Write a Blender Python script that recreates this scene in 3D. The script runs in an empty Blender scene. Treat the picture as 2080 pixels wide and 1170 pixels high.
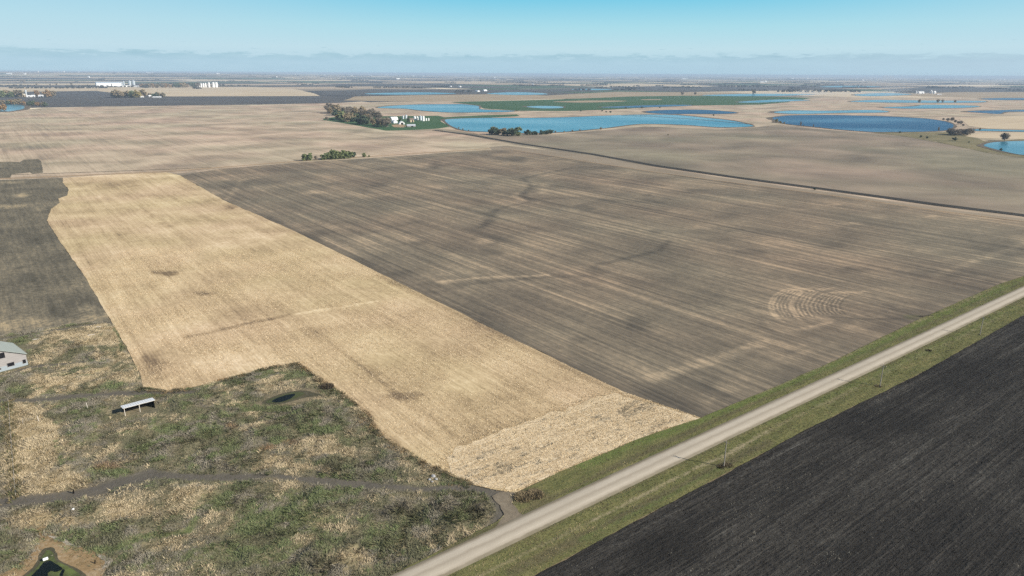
import bpy, bmesh, math, random
import numpy as np
from mathutils import Vector, Matrix
from mathutils.geometry import delaunay_2d_cdt

# ------------------------------------------------------------------ camera, sky, sun, exposure
S = bpy.context.scene
COL = S.collection
EXP = 0.62
CAM_H = 115.0
FPX, CX, CY, HOR = 1410.0, 1040.0, 585.0, 149.5
PITCH = math.atan((CY - HOR) / FPX)
ROLL = math.atan(11 / 2080)
SUN_AZ = math.radians(-20)          # direction towards the sun, measured from +X to +Y
SUN_EL = math.radians(29)

fw = Vector((0, math.cos(PITCH), -math.sin(PITCH)))
up0 = Vector((0, math.sin(PITCH), math.cos(PITCH)))
rt0 = Vector((1, 0, 0))
RT = rt0 * math.cos(ROLL) + up0 * math.sin(ROLL)
UP = -rt0 * math.sin(ROLL) + up0 * math.cos(ROLL)
cam = bpy.data.cameras.new("camera")
cam_o = bpy.data.objects.new("camera", cam)
COL.objects.link(cam_o)
cam.sensor_width = 36
cam.lens = FPX / 2080 * 36
cam.clip_start = 1
cam.clip_end = 200000
M = Matrix((RT, UP, -fw)).transposed().to_4x4()
M.translation = (0, 0, CAM_H)
cam_o.matrix_world = M
S.camera = cam_o

S.view_settings.view_transform = 'Standard'
S.view_settings.look = 'None'
S.view_settings.exposure = EXP
S.view_settings.gamma = 1
S.render.engine = 'CYCLES'
S.cycles.max_bounces = 6
S.cycles.diffuse_bounces = 2
S.cycles.glossy_bounces = 2
S.cycles.volume_bounces = 1
S.cycles.use_denoising = False
S.cycles.sample_clamp_indirect = 4

W = bpy.data.worlds.new("World")
S.world = W
W.use_nodes = True
wt = W.node_tree
wt.nodes.clear()


class NT:
    """small helper for building node trees"""
    def __init__(s, tree):
        s.t = tree

    def n(s, typ, **kw):
        nd = s.t.nodes.new(typ)
        ins = kw.pop('ins', {})
        for k, v in kw.items():
            setattr(nd, k, v)
        for k, v in ins.items():
            sock = nd.inputs[k]
            if isinstance(v, bpy.types.NodeSocket):
                s.t.links.new(v, sock)
            else:
                sock.default_value = v
        return nd

    def math(s, op, a, b=None, c=None, clamp=False):
        nd = s.n('ShaderNodeMath', operation=op, use_clamp=clamp)
        for i, v in enumerate((a, b, c)):
            if v is None:
                continue
            if isinstance(v, bpy.types.NodeSocket):
                s.t.links.new(v, nd.inputs[i])
            else:
                nd.inputs[i].default_value = v
        return nd.outputs[0]

    def maprange(s, v, a, b, c=0.0, d=1.0, smooth=False):
        nd = s.n('ShaderNodeMapRange', ins={'Value': v, 'From Min': a, 'From Max': b, 'To Min': c, 'To Max': d})
        if smooth:
            nd.interpolation_type = 'SMOOTHSTEP'
        return nd.outputs[0]

    def noise(s, vec, scale, detail=3.0, rough=0.55, dist=0.0):
        return s.n('ShaderNodeTexNoise', ins={'Vector': vec, 'Scale': scale, 'Detail': detail, 'Roughness': rough, 'Distortion': dist}).outputs[0]

    def mix(s, f, a, b, mode='MIX'):
        nd = s.n('ShaderNodeMix', data_type='RGBA', blend_type=mode, clamp_factor=True)
        for i, v in ((0, f), (6, a), (7, b)):
            if isinstance(v, bpy.types.NodeSocket):
                s.t.links.new(v, nd.inputs[i])
            else:
                nd.inputs[i].default_value = v if i == 0 or len(v) == 4 else (*v, 1)
        return nd.outputs[2]

    def ramp(s, f, stops, interp='LINEAR'):
        nd = s.n('ShaderNodeValToRGB', ins={'Fac': f})
        cr = nd.color_ramp
        cr.interpolation = interp
        while len(cr.elements) < len(stops):
            cr.elements.new(0.5)
        for e, (p, c) in zip(cr.elements, stops):
            e.position = p
            e.color = (*c, 1)
        return nd.outputs[0]

    def link(s, a, b):
        s.t.links.new(a, b)


w = NT(wt)
sky = w.n('ShaderNodeTexSky', sky_type='NISHITA', sun_disc=False, sun_elevation=SUN_EL,
          sun_rotation=math.radians(90) - SUN_AZ, altitude=300, air_density=1.0, dust_density=0.6, ozone_density=1.5)
bg_sky = w.n('ShaderNodeBackground', ins={'Color': sky.outputs[0], 'Strength': 0.07})
tc = w.n('ShaderNodeTexCoord')
dirn = tc.outputs['Generated']
sep = w.n('ShaderNodeSeparateXYZ', ins={0: dirn})
el = sep.outputs[2]
low = w.ramp(w.maprange(el, 0.0, 0.2), [
    (0.0, (0.43, 0.62, 0.76)), (0.16, (0.53, 0.74, 0.82)), (0.30, (0.41, 0.72, 0.82)),
    (0.52, (0.150, 0.58, 0.80)), (0.75, (0.09, 0.44, 0.70)), (1.0, (0.075, 0.35, 0.62))])
# the air is a little paler to the far left and far right
az = w.math('ARCTAN2', sep.outputs[0], sep.outputs[1])
side = w.math('MULTIPLY', w.maprange(w.math('ABSOLUTE', w.math('SUBTRACT', az, 0.13)), 0.1, 0.75, 0, 0.5, True), 1.0)
low = w.mix(side, low, (0.55, 0.73, 0.83))
# a far bank of low cloud lying along the horizon
cv = w.n('ShaderNodeCombineXYZ', ins={0: w.math('MULTIPLY', az, 34.0), 1: w.math('MULTIPLY', el, 190.0)}).outputs[0]
cn = w.noise(cv, 1.0, 5, 0.6)
cn2 = w.noise(cv, 0.22, 2, 0.5)
top = w.math('ADD', w.math('ADD', 0.0250, w.math('MULTIPLY', w.math('SUBTRACT', cn, 0.5), 0.030)), w.math('MULTIPLY', w.math('SUBTRACT', cn2, 0.5), 0.010))
bank = w.maprange(w.math('SUBTRACT', top, el), -0.0012, 0.0046, 0, 1, True)
bank_col = w.ramp(w.maprange(el, 0.0, 0.032), [(0.0, (0.44, 0.63, 0.75)), (0.45, (0.43, 0.625, 0.745)), (0.72, (0.355, 0.565, 0.67)), (1.0, (0.365, 0.585, 0.68))])
bank_col = w.mix(w.maprange(az, 0.2, 0.75, 0, 0.55), bank_col, (0.50, 0.61, 0.72))
patchy = w.maprange(w.noise(cv, 0.55, 4, 0.6), 0.3, 0.7, 0.45, 1.0)
low = w.mix(w.math('MULTIPLY', bank, w.math('MULTIPLY', patchy, 1.0)), low, bank_col)
wisp = w.math('MULTIPLY', w.maprange(w.noise(cv, 1.7, 3, 0.6), 0.64, 0.72), w.math('MULTIPLY', w.maprange(el, 0.026, 0.030), w.maprange(el, 0.043, 0.036)))
low = w.mix(w.math('MULTIPLY', wisp, 0.6), low, (0.40, 0.60, 0.70))
bg_low = w.n('ShaderNodeBackground', ins={'Color': low, 'Strength': 1 / 2 ** EXP})
mixs = w.n('ShaderNodeMixShader', ins={0: w.maprange(el, 0.14, 0.32, 0, 1, True), 1: bg_low.outputs[0], 2: bg_sky.outputs[0]})
wo = w.n('ShaderNodeOutputWorld', ins={0: mixs.outputs[0]})

sun = bpy.data.lights.new("sun", 'SUN')
sun.energy = 4.6
sun.angle = math.radians(0.5)
sun.color = (1.0, 0.93, 0.82)
sun_o = bpy.data.objects.new("sun", sun)
COL.objects.link(sun_o)
sd = Vector((math.cos(SUN_AZ) * math.cos(SUN_EL), math.sin(SUN_AZ) * math.cos(SUN_EL), math.sin(SUN_EL)))
sun_o.rotation_euler = sd.to_track_quat('Z', 'Y').to_euler()

random.seed(4)
rng = np.random.default_rng(11)

# ------------------------------------------------------------------ mapping between the picture and the ground
def ray(x, y):
    return fw + RT * ((x - CX) / FPX) + UP * ((CY - y) / FPX)

def G(x, y, z=0.0):
    d = ray(x, y)
    t = (CAM_H - z) / max(-d.z, 1e-4)
    return Vector((d.x * t, d.y * t, z))

def height_at(x, yb, ytop):
    """world height of a vertical thing whose foot is seen at (x, yb) and whose top is at ytop"""
    b = G(x, yb)
    d = ray(x, ytop)
    return CAM_H + d.z * math.hypot(b.x, b.y) / math.hypot(d.x, d.y)

def mpp(x, y):
    """metres across per photo pixel at ground point"""
    b = G(x, y)
    return (b - Vector((0, 0, CAM_H))).length / FPX

A_ROAD = math.radians(37)
U_DIR = Vector((math.cos(A_ROAD), math.sin(A_ROAD), 0))
V_DIR = Vector((-math.sin(A_ROAD), math.cos(A_ROAD), 0))

# ------------------------------------------------------------------ numpy value noise
def vnoise(x, y, seed=0):
    xi = np.floor(x).astype(np.int64); yi = np.floor(y).astype(np.int64)
    fx = x - xi; fy = y - yi
    fx = fx * fx * (3 - 2 * fx); fy = fy * fy * (3 - 2 * fy)
    def h(a, b):
        n = (a * 374761393 + b * 668265263 + seed * 1442695041) & 0xFFFFFFFF
        n = ((n ^ (n >> 13)) * 1274126177) & 0xFFFFFFFF
        return ((n ^ (n >> 16)) & 0xFFFF) / 65535.0
    return (h(xi, yi) * (1 - fx) + h(xi + 1, yi) * fx) * (1 - fy) + (h(xi, yi + 1) * (1 - fx) + h(xi + 1, yi + 1) * fx) * fy

def fbm(x, y, seed=0, o=3):
    v = 0; a = 0.5; s = 0
    for i in range(o):
        v = v + a * vnoise(x * 2 ** i, y * 2 ** i, seed + i); s += a; a *= 0.5
    return v / s

# ------------------------------------------------------------------ object helpers
def tag(o, label=None, cat=None, group=None, kind=None):
    if label: o['label'] = label
    if cat: o['category'] = cat
    if group: o['group'] = group
    if kind: o['kind'] = kind
    return o

def link(name, me, mat=None, parent=None):
    o = bpy.data.objects.new(name, me)
    COL.objects.link(o)
    if mat is not None and me is not None and not me.materials:
        me.materials.append(mat)
    if parent is not None:
        o.parent = parent
    return o

def empty(name, loc, rz=0.0, label=None, cat=None, group=None, scale=1.0):
    o = bpy.data.objects.new(name, None)
    COL.objects.link(o)
    o.location = loc
    o.rotation_euler = (0, 0, rz)
    o.scale = (scale, scale, scale) if isinstance(scale, (int, float)) else scale
    o.empty_display_size = 0.5
    return tag(o, label, cat, group)

def copy_tree(o, parent=None):
    c = o.copy()
    COL.objects.link(c)
    if parent is not None:
        c.parent = parent
    for ch in list(o.children):
        copy_tree(ch, c)
    return c

class MB:
    """collects shapes into one mesh"""
    def __init__(s):
        s.v = []; s.f = []
    def add(s, vs, fs):
        k = len(s.v)
        s.v += [tuple(p) for p in vs]
        s.f += [tuple(i + k for i in f) for f in fs]
        return s
    def box(s, lo, hi):
        x0, y0, z0 = lo; x1, y1, z1 = hi
        return s.add([(x0, y0, z0), (x1, y0, z0), (x1, y1, z0), (x0, y1, z0), (x0, y0, z1), (x1, y0, z1), (x1, y1, z1), (x0, y1, z1)],
                     [(0, 3, 2, 1), (4, 5, 6, 7), (0, 1, 5, 4), (1, 2, 6, 5), (2, 3, 7, 6), (3, 0, 4, 7)])
    def tube(s, pts, radii, n=6, cap=True):
        pts = [Vector(p) for p in pts]
        rings = []
        for i, p in enumerate(pts):
            d = (pts[min(i + 1, len(pts) - 1)] - pts[max(i - 1, 0)])
            d = d.normalized() if d.length > 1e-9 else Vector((0, 0, 1))
            a = d.cross(Vector((0.31, 0.95, 0.05))).normalized()
            b = d.cross(a)
            rings.append([p + (a * math.cos(2 * math.pi * k / n) + b * math.sin(2 * math.pi * k / n)) * radii[i] for k in range(n)])
        vs = [q for r in rings for q in r]
        fs = []
        for i in range(len(pts) - 1):
            for k in range(n):
                fs.append((i * n + k, i * n + (k + 1) % n, (i + 1) * n + (k + 1) % n, (i + 1) * n + k))
        if cap:
            fs.append(tuple(range(n - 1, -1, -1)))
            fs.append(tuple((len(pts) - 1) * n + k for k in range(n)))
        return s.add(vs, fs)
    def lathe(s, prof, n=20):
        vs = []; fs = []
        for r, z in prof:
            vs += [(r * math.cos(2 * math.pi * k / n), r * math.sin(2 * math.pi * k / n), z) for k in range(n)]
        for i in range(len(prof) - 1):
            for k in range(n):
                fs.append((i * n + k, i * n + (k + 1) % n, (i + 1) * n + (k + 1) % n, (i + 1) * n + k))
        return s.add(vs, fs)
    def mesh(s, name):
        me = bpy.data.meshes.new(name)
        me.from_pydata(s.v, [], s.f)
        me.update()
        return me
    def build(s, name, mat, parent=None):
        return link(name, s.mesh(name), mat, parent)

# ------------------------------------------------------------------ ground sheets
def rough(poly, step, amp, seed=0):
    """subdivide a world polygon and wander its edge a little"""
    out = []
    n = len(poly)
    for i in range(n):
        a, b = np.array(poly[i][:2]), np.array(poly[(i + 1) % n][:2])
        L = np.hypot(*(b - a))
        k = max(1, int(min(L / step, 200)))
        for j in range(k):
            out.append(a + (b - a) * j / k)
    P = np.array(out)
    P[:, 0] += (fbm(P[:, 0] / (step * 2.2), P[:, 1] / (step * 2.2), seed) - 0.5) * 2 * amp
    P[:, 1] += (fbm(P[:, 0] / (step * 2.2) + 77, P[:, 1] / (step * 2.2), seed + 9) - 0.5) * 2 * amp
    return P

def smooth_poly(pts, k=5):
    """closed Catmull-Rom through pixel points"""
    n = len(pts); out = []
    for i in range(n):
        p0, p1, p2, p3 = (np.array(pts[(i + j) % n], float) for j in (-1, 0, 1, 2))
        for j in range(k):
            t = j / k
            out.append(0.5 * ((2 * p1) + (-p0 + p2) * t + (2 * p0 - 5 * p1 + 4 * p2 - p3) * t * t + (-p0 + 3 * p1 - 3 * p2 + p3) * t ** 3))
    return out

def inside(P, poly):
    x, y = P[:, 0], P[:, 1]
    r = np.zeros(len(P), bool)
    n = len(poly)
    for i in range(n):
        x0, y0 = poly[i]; x1, y1 = poly[(i + 1) % n]
        if y0 == y1:
            continue
        c = ((y0 > y) != (y1 > y)) & (x < (x1 - x0) * (y - y0) / (y1 - y0) + x0)
        r ^= c
    return r

def px2w(pts):
    return np.array([G(*p)[:2] for p in pts])

def polyline_dist(P, pts):
    d = np.full(len(P), 1e9)
    for a, b in zip(pts[:-1], pts[1:]):
        ab = b - a
        t = np.clip(((P - a) @ ab) / max(ab @ ab, 1e-9), 0, 1)
        q = P - (a + t[:, None] * ab)
        d = np.minimum(d, np.hypot(q[:, 0], q[:, 1]))
    return d

def sstep(x):
    x = np.clip(x, 0, 1)
    return x * x * (3 - 2 * x)

def paint(P, feats):
    """soil and residue marks: c = along a line, b = blob; both laid out on the ground in metres"""
    m = np.zeros((len(P), 4), np.float32); m[:, 3] = 1
    wob = fbm(P[:, 0] / 9, P[:, 1] / 9, 5, 3) - 0.5
    for f in feats:
        ch = f[1]
        if f[0] == 'c':
            pts = px2w(f[2]); wd = f[3]
            d = polyline_dist(P, pts) + wob * wd * 0.9
            v = sstep((wd * 0.95 - d) / (wd * 0.7)) * f[4]
        else:
            _, _, x, y, rx, ry, s_ = f
            c = np.array(G(x, y)[:2]); a = np.array(G(x + rx, y)[:2]) - c
            b = (np.array(G(x, y - ry)[:2]) - np.array(G(x, y + ry)[:2])) / 2
            q = np.linalg.solve(np.stack([a, b], 1), (P - c).T)
            r = np.hypot(q[0], q[1]) + wob * 1.3
            v = sstep((1.15 - r) / 0.7) * s_
        m[:, ch] = np.maximum(m[:, ch], v)
    return m

def flat_sheet(name, W2, mat, z, label=None, cat=None, kind='structure'):
    me = bpy.data.meshes.new(name)
    me.from_pydata([(p[0], p[1], z) for p in W2], [], [tuple(range(len(W2)))])
    bm = bmesh.new(); bm.from_mesh(me)
    bmesh.ops.triangulate(bm, faces=bm.faces[:])
    for f in bm.faces:
        if f.normal.z < 0:
            f.normal_flip()
    bm.to_mesh(me); bm.free()
    o = link(name, me, mat)
    return tag(o, label, cat, kind=kind)

def fine_sheet(name, W2, mat, z, feats, k=150, extra=None, label=None, cat=None, relief=None):
    """a gridded sheet of ground, finer where nearer, carrying its soil marks as a mesh attribute"""
    W2 = np.array(W2)
    R = np.hypot(W2[:, 0], W2[:, 1]); T = np.arctan2(W2[:, 0], W2[:, 1])
    nr = int(math.log(R.max() / max(R.min(), 40)) * k) + 2
    rr = np.exp(np.linspace(math.log(max(R.min(), 40)), math.log(R.max()), nr))
    tt = np.arange(max(T.min(), -0.85), min(T.max(), 0.85), 1.0 / k)
    gr, gt = np.meshgrid(rr, tt)
    gr = gr.ravel() * (1 + (rng.random(gr.size) - 0.5) * 0.6 / k); gt = gt.ravel() + (rng.random(gr.size) - 0.5) * 0.6 / k
    P = np.stack([gr * np.sin(gt), gr * np.cos(gt)], 1)
    if extra is not None:
        P = np.concatenate([P, extra])
    P = P[inside(P, W2)]
    d = polyline_dist(P, np.concatenate([W2, W2[:1]]))
    P = P[d > np.hypot(P[:, 0], P[:, 1]) / k * 0.3]
    vs = [Vector(p) for p in W2] + [Vector(p) for p in P]
    n = len(W2)
    v, e, f, *_ = delaunay_2d_cdt(vs, [], [list(range(n))], 1, 1e-4)
    Pv = np.array([(q.x, q.y) for q in v])
    zz = np.full(len(Pv), float(z))
    if relief is not None:
        zz = zz + relief(Pv)
    me = bpy.data.meshes.new(name)
    me.from_pydata(np.column_stack([Pv, zz]).tolist(), [], f)
    if len(me.polygons) and me.polygons[0].normal.z < 0:
        me.flip_normals()
    at = me.attributes.new('mask', 'FLOAT_COLOR', 'POINT')
    m = feats(Pv) if callable(feats) else paint(Pv, feats)
    at.data.foreach_set('color', m.ravel())
    me.update()
    return tag(link(name, me, mat), label, cat, kind='structure')

# ------------------------------------------------------------------ materials
def new_mat(name):
    m = bpy.data.materials.new(name)
    m.use_nodes = True
    m.node_tree.nodes.clear()
    return m, NT(m.node_tree)

def finish(t, col, rough_=1.0, spec=0.1, bump=None, bstr=0.3, bdist=1.0, metal=0.0, **kw):
    p = t.n('ShaderNodeBsdfPrincipled', ins={'Roughness': rough_, 'Specular IOR Level': spec, 'Metallic': metal})
    if isinstance(col, bpy.types.NodeSocket):
        t.link(col, p.inputs['Base Color'])
    else:
        p.inputs['Base Color'].default_value = (*col, 1)
    for k_, v_ in kw.items():
        p.inputs[k_].default_value = v_
    if bump is not None:
        b = t.n('ShaderNodeBump', ins={'Height': bump, 'Strength': bstr, 'Distance': bdist})
        t.link(b.outputs[0], p.inputs['Normal'])
    t.n('ShaderNodeOutputMaterial', ins={0: p.outputs[0]})
    return p

def simple(name, col, rough_=0.8, spec=0.3, var=0.15, scale=1.5, metal=0.0, streak=None):
    m, t = new_mat(name)
    g = t.n('ShaderNodeTexCoord').outputs['Object']
    if streak:
        g = t.n('ShaderNodeMapping', ins={0: g, 3: streak}).outputs[0]
    n = t.noise(g, scale, 4, 0.6)
    c = t.mix(n, tuple(max(0, x * (1 - var)) for x in col), tuple(min(1, x * (1 + var)) for x in col))
    finish(t, c, rough_, spec, n, 0.15, 0.05, metal)
    return m

def field_mat(name, ang, stops, w_big=0.5, w_row=0.35, w_fine=0.25, big=110.0, row_w=5.0, row_l=260.0, mask=True, bias=0.0,
              rows=None, bump=0.5, bdist=0.25, mask_gain=(0.5, 0.4), fine=0.9, green=(0.07, 0.10, 0.03), fine_l=1.0, tone=None):
    """soil and crop residue: broad drifts, streaks along the driving direction, and fine litter"""
    m, t = new_mat(name)
    pos = t.n('ShaderNodeNewGeometry').outputs['Position']
    rot = t.n('ShaderNodeMapping', ins={0: pos, 2: (0, 0, -ang)}).outputs[0]
    nb = t.noise(pos, 1 / big, 4, 0.55, 0.4)
    s1 = t.n('ShaderNodeMapping', ins={0: rot, 3: (1 / row_l, 1 / row_w, 1)}).outputs[0]
    r1 = t.noise(s1, 1.0, 4, 0.65)
    s2 = t.n('ShaderNodeMapping', ins={0: rot, 3: (4 / row_l, 3.3 / row_w, 1)}).outputs[0]
    r2 = t.noise(s2, 1.0, 3, 0.6)
    s3 = t.n('ShaderNodeMapping', ins={0: rot, 3: (fine / fine_l, fine, 1)}).outputs[0]
    nf = t.noise(s3, 1.0, 5, 0.7)
    def c(x, k):
        return t.math('MULTIPLY', t.math('SUBTRACT', x, 0.5), k)
    v = t.math('ADD', t.math('ADD', c(nb, w_big * 2), c(r1, w_row * 2)), t.math('ADD', c(r2, w_row * 1.3), c(nf, w_fine * 2)))
    v = t.math('ADD', v, 0.5 + bias)
    h = t.math('ADD', nf, t.math('MULTIPLY', r2, 0.6))
    if rows:
        sp, amt = rows
        sy = t.n('ShaderNodeSeparateXYZ', ins={0: rot}).outputs[1]
        wob = t.math('MULTIPLY', r2, sp * 0.5)
        wv = t.math('SINE', t.math('MULTIPLY', t.math('ADD', sy, wob), 2 * math.pi / sp))
        patch = t.maprange(t.noise(pos, 1 / 40.0, 2, 0.5), 0.3, 0.62)
        v = t.math('ADD', v, t.math('MULTIPLY', wv, t.math('MULTIPLY', patch, amt)))
        h = t.math('ADD', h, t.math('MULTIPLY', t.math('MULTIPLY', wv, patch), 0.12))
    mb = None
    if mask:
        sc = t.n('ShaderNodeSeparateColor', ins={0: t.n('ShaderNodeAttribute', attribute_name='mask').outputs[0]})
        brk = t.maprange(nf, 0.2, 0.8, 0.6, 1.25)
        v = t.math('SUBTRACT', v, t.math('MULTIPLY', t.math('MULTIPLY', sc.outputs[0], brk), mask_gain[0]))
        v = t.math('ADD', v, t.math('MULTIPLY', t.math('MULTIPLY', sc.outputs[1], brk), mask_gain[1]))
        mb = sc.outputs[2]
    col = t.ramp(v, stops)
    if mb is not None:
        col = t.mix(t.math('MULTIPLY', mb, t.maprange(nf, 0.3, 0.7)), col, green)
    if tone:                                   # soils differ a little in hue from drift to drift
        nt_ = t.maprange(t.noise(pos, 1 / (big * 2.3), 3, 0.5), 0.35, 0.65)
        col = t.mix(1.0, col, t.mix(nt_, tone[0], tone[1]), 'MULTIPLY')
    finish(t, col, 1.0, 0.05, h, bump, bdist)
    return m

MAT = {}
A_ROW = math.radians(127.3)
MAT['tilled'] = field_mat('tilled soil', A_ROW, [(0.0, (0.080, 0.074, 0.063)), (0.32, (0.142, 0.124, 0.097)), (0.56, (0.215, 0.182, 0.135)), (0.8, (0.37, 0.295, 0.205)), (1.0, (0.50, 0.395, 0.27))],
                          w_big=0.46, w_row=0.54, w_fine=0.34, big=60, row_w=4.2, row_l=330, mask_gain=(0.31, 0.38), bias=-0.02, fine=0.42, fine_l=1.6, tone=((1.0, 1.0, 0.96), (1.08, 0.99, 0.94)))
MAT['tilled_right'] = field_mat('tilled soil beyond the ditch', A_ROW, [(0.0, (0.105, 0.095, 0.083)), (0.4, (0.215, 0.182, 0.140)), (0.65, (0.29, 0.24, 0.182)), (1.0, (0.42, 0.345, 0.25))],
                                w_big=0.75, w_row=0.16, w_fine=0.15, big=120, row_w=6, row_l=300, mask=False, tone=((0.94, 1.0, 0.92), (1.05, 0.98, 0.97)))
MAT['mid'] = field_mat('tilled soil beyond the fence line', A_ROW, [(0.0, (0.17, 0.148, 0.128)), (0.36, (0.335, 0.268, 0.195)), (0.60, (0.47, 0.375, 0.275)), (1.0, (0.64, 0.52, 0.38))],
                       w_big=0.70, w_row=0.34, w_fine=0.12, big=90, row_w=7, row_l=350, mask=False, tone=((0.95, 1.0, 0.95), (1.05, 0.98, 0.98)))
MAT['stubble'] = field_mat('corn stubble', A_ROW, [(0.0, (0.19, 0.142, 0.092)), (0.30, (0.40, 0.305, 0.185)), (0.58, (0.56, 0.440, 0.275)), (1.0, (0.78, 0.65, 0.45))],
                           w_big=0.44, w_row=0.36, w_fine=0.46, big=36, row_w=4.6, row_l=160, rows=(1.52, 0.045), tone=((0.97, 0.965, 0.88), (1.0, 0.95, 0.94)), mask_gain=(0.66, 0.40), bump=0.5, fine=0.62, fine_l=1.8)
MAT['headland'] = field_mat('headland stubble', A_ROAD, [(0.0, (0.10, 0.093, 0.074)), (0.20, (0.29, 0.232, 0.15)), (0.42, (0.56, 0.44, 0.28)), (1.0, (0.78, 0.65, 0.45))],
                            w_big=0.1, w_row=0.36, w_fine=0.62, big=30, row_w=2.4, row_l=30, mask_gain=(0.50, 0.35), bump=0.6, fine=0.65, fine_l=3.0, bias=0.10)
MAT['plough'] = field_mat('black ploughed soil', A_ROAD, [(0.0, (0.018, 0.0168, 0.0152)), (0.4, (0.034, 0.0312, 0.0275)), (0.66, (0.062, 0.057, 0.049)), (0.86, (0.115, 0.110, 0.096)), (1.0, (0.18, 0.17, 0.145))],
                          w_big=0.26, w_row=0.50, w_fine=0.34, big=40, row_w=1.9, row_l=60, bump=1.0, bdist=0.5, mask=True, fine=0.8, fine_l=1.5, mask_gain=(0.3, 0.3), bias=-0.06)
MAT['ditch'] = field_mat('ditch earth', A_ROW, [(0.0, (0.025, 0.024, 0.022)), (0.6, (0.05, 0.047, 0.042)), (1.0, (0.10, 0.09, 0.07))], w_fine=0.3, mask=False)
MAT['edge_grass'] = field_mat('edge grass', A_ROW, [(0.0, (0.17, 0.14, 0.10)), (0.5, (0.27, 0.22, 0.16)), (1.0, (0.38, 0.31, 0.22))], w_big=0.4, w_row=0.3, w_fine=0.2, big=60, row_w=5, row_l=200, mask=False)
MAT['dark_left'] = field_mat('dark worked soil', A_ROW, [(0.0, (0.058, 0.054, 0.041)), (0.4, (0.120, 0.107, 0.079)), (0.65, (0.20, 0.172, 0.120)), (1.0, (0.42, 0.33, 0.20))],
                             w_big=0.40, w_row=0.30, w_fine=0.48, big=40, row_w=2.5, row_l=40, fine=0.5, mask_gain=(0.3, 0.5))
MAT['dark_far'] = field_mat('far ploughed soil', A_ROW, [(0.0, (0.055, 0.055, 0.058)), (0.5, (0.085, 0.083, 0.082)), (1.0, (0.15, 0.135, 0.115))],
                            w_big=0.4, w_row=0.4, w_fine=0.1, big=200, row_w=18, row_l=600, mask=False)
MAT['pale_far'] = field_mat('far pale stubble', A_ROAD, [(0.0, (0.38, 0.29, 0.19)), (0.5, (0.52, 0.42, 0.285)), (1.0, (0.62, 0.52, 0.37))],
                            w_big=0.4, w_row=0.3, w_fine=0.05, big=300, row_w=25, row_l=900, mask=False)
MAT['tan_far'] = field_mat('far tan field', A_ROAD, [(0.0, (0.23, 0.18, 0.125)), (0.5, (0.34, 0.265, 0.175)), (1.0, (0.45, 0.36, 0.24))],
                           w_big=0.5, w_row=0.3, w_fine=0.1, big=150, row_w=12, row_l=500, mask=False)
MAT['green_far'] = field_mat('green winter crop', A_ROAD, [(0.0, (0.035, 0.075, 0.035)), (0.5, (0.05, 0.105, 0.045)), (1.0, (0.10, 0.14, 0.07))],
                             w_big=0.4, w_row=0.3, w_fine=0.1, big=150, row_w=12, row_l=500, mask=False)
MAT['meadow'] = field_mat('dull meadow grass', A_ROW, [(0.0, (0.08, 0.085, 0.045)), (0.5, (0.19, 0.165, 0.09)), (1.0, (0.32, 0.26, 0.15))],
                          w_big=0.5, w_row=0.05, w_fine=0.4, big=40, mask=False, fine=0.3)
MAT['shore'] = field_mat('bare shore', A_ROW, [(0.0, (0.075, 0.063, 0.048)), (0.5, (0.135, 0.11, 0.082)), (1.0, (0.25, 0.20, 0.14))],
                         w_big=0.4, w_row=0.05, w_fine=0.4, big=25, mask=False, fine=0.4)
MAT['strip'] = field_mat('dry grass strip', A_ROAD, [(0.0, (0.17, 0.12, 0.08)), (0.5, (0.36, 0.255, 0.155)), (1.0, (0.52, 0.40, 0.25))],
                         w_big=0.4, w_row=0.2, w_fine=0.3, big=25, mask=False)
MAT['mud'] = field_mat('pond mud', 0.3, [(0.0, (0.12, 0.095, 0.05)), (0.5, (0.29, 0.20, 0.105)), (1.0, (0.50, 0.42, 0.30))],
                       w_big=0.35, w_row=0.0, w_fine=0.45, big=9, mask=False, fine=0.9)
MAT['salt'] = field_mat('white crust', 0.3, [(0.0, (0.24, 0.19, 0.135)), (0.5, (0.34, 0.295, 0.23)), (1.0, (0.50, 0.46, 0.40))], w_big=0.3, w_row=0, w_fine=0.5, big=6, mask=False)
MAT['wet_mud_and_shadow'] = field_mat('wet mud and shadow', 0.3, [(0.0, (0.045, 0.042, 0.030)), (0.5, (0.085, 0.078, 0.050)), (1.0, (0.14, 0.125, 0.08))], w_big=0.3, w_row=0, w_fine=0.4, big=6, mask=False)  # wet rims, plus the shadow painted right of the oval pond
MAT['murk'] = field_mat('murky water weed', 0.3, [(0.0, (0.035, 0.042, 0.022)), (0.5, (0.070, 0.080, 0.038)), (1.0, (0.11, 0.115, 0.055))], w_big=0.4, w_row=0, w_fine=0.3, big=5, mask=False)
MAT['meadow_rim'] = field_mat('trampled rim', 0.3, [(0.0, (0.12, 0.10, 0.065)), (0.5, (0.20, 0.165, 0.105)), (1.0, (0.30, 0.245, 0.16))], w_big=0.4, w_row=0, w_fine=0.4, big=6, mask=False)
MAT['drive'] = field_mat('worn dirt', A_ROW, [(0.0, (0.10, 0.085, 0.06)), (0.5, (0.19, 0.158, 0.115)), (1.0, (0.30, 0.25, 0.18))],
                         w_big=0.3, w_row=0.2, w_fine=0.4, big=8, row_w=1.2, row_l=12, mask=False)

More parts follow.
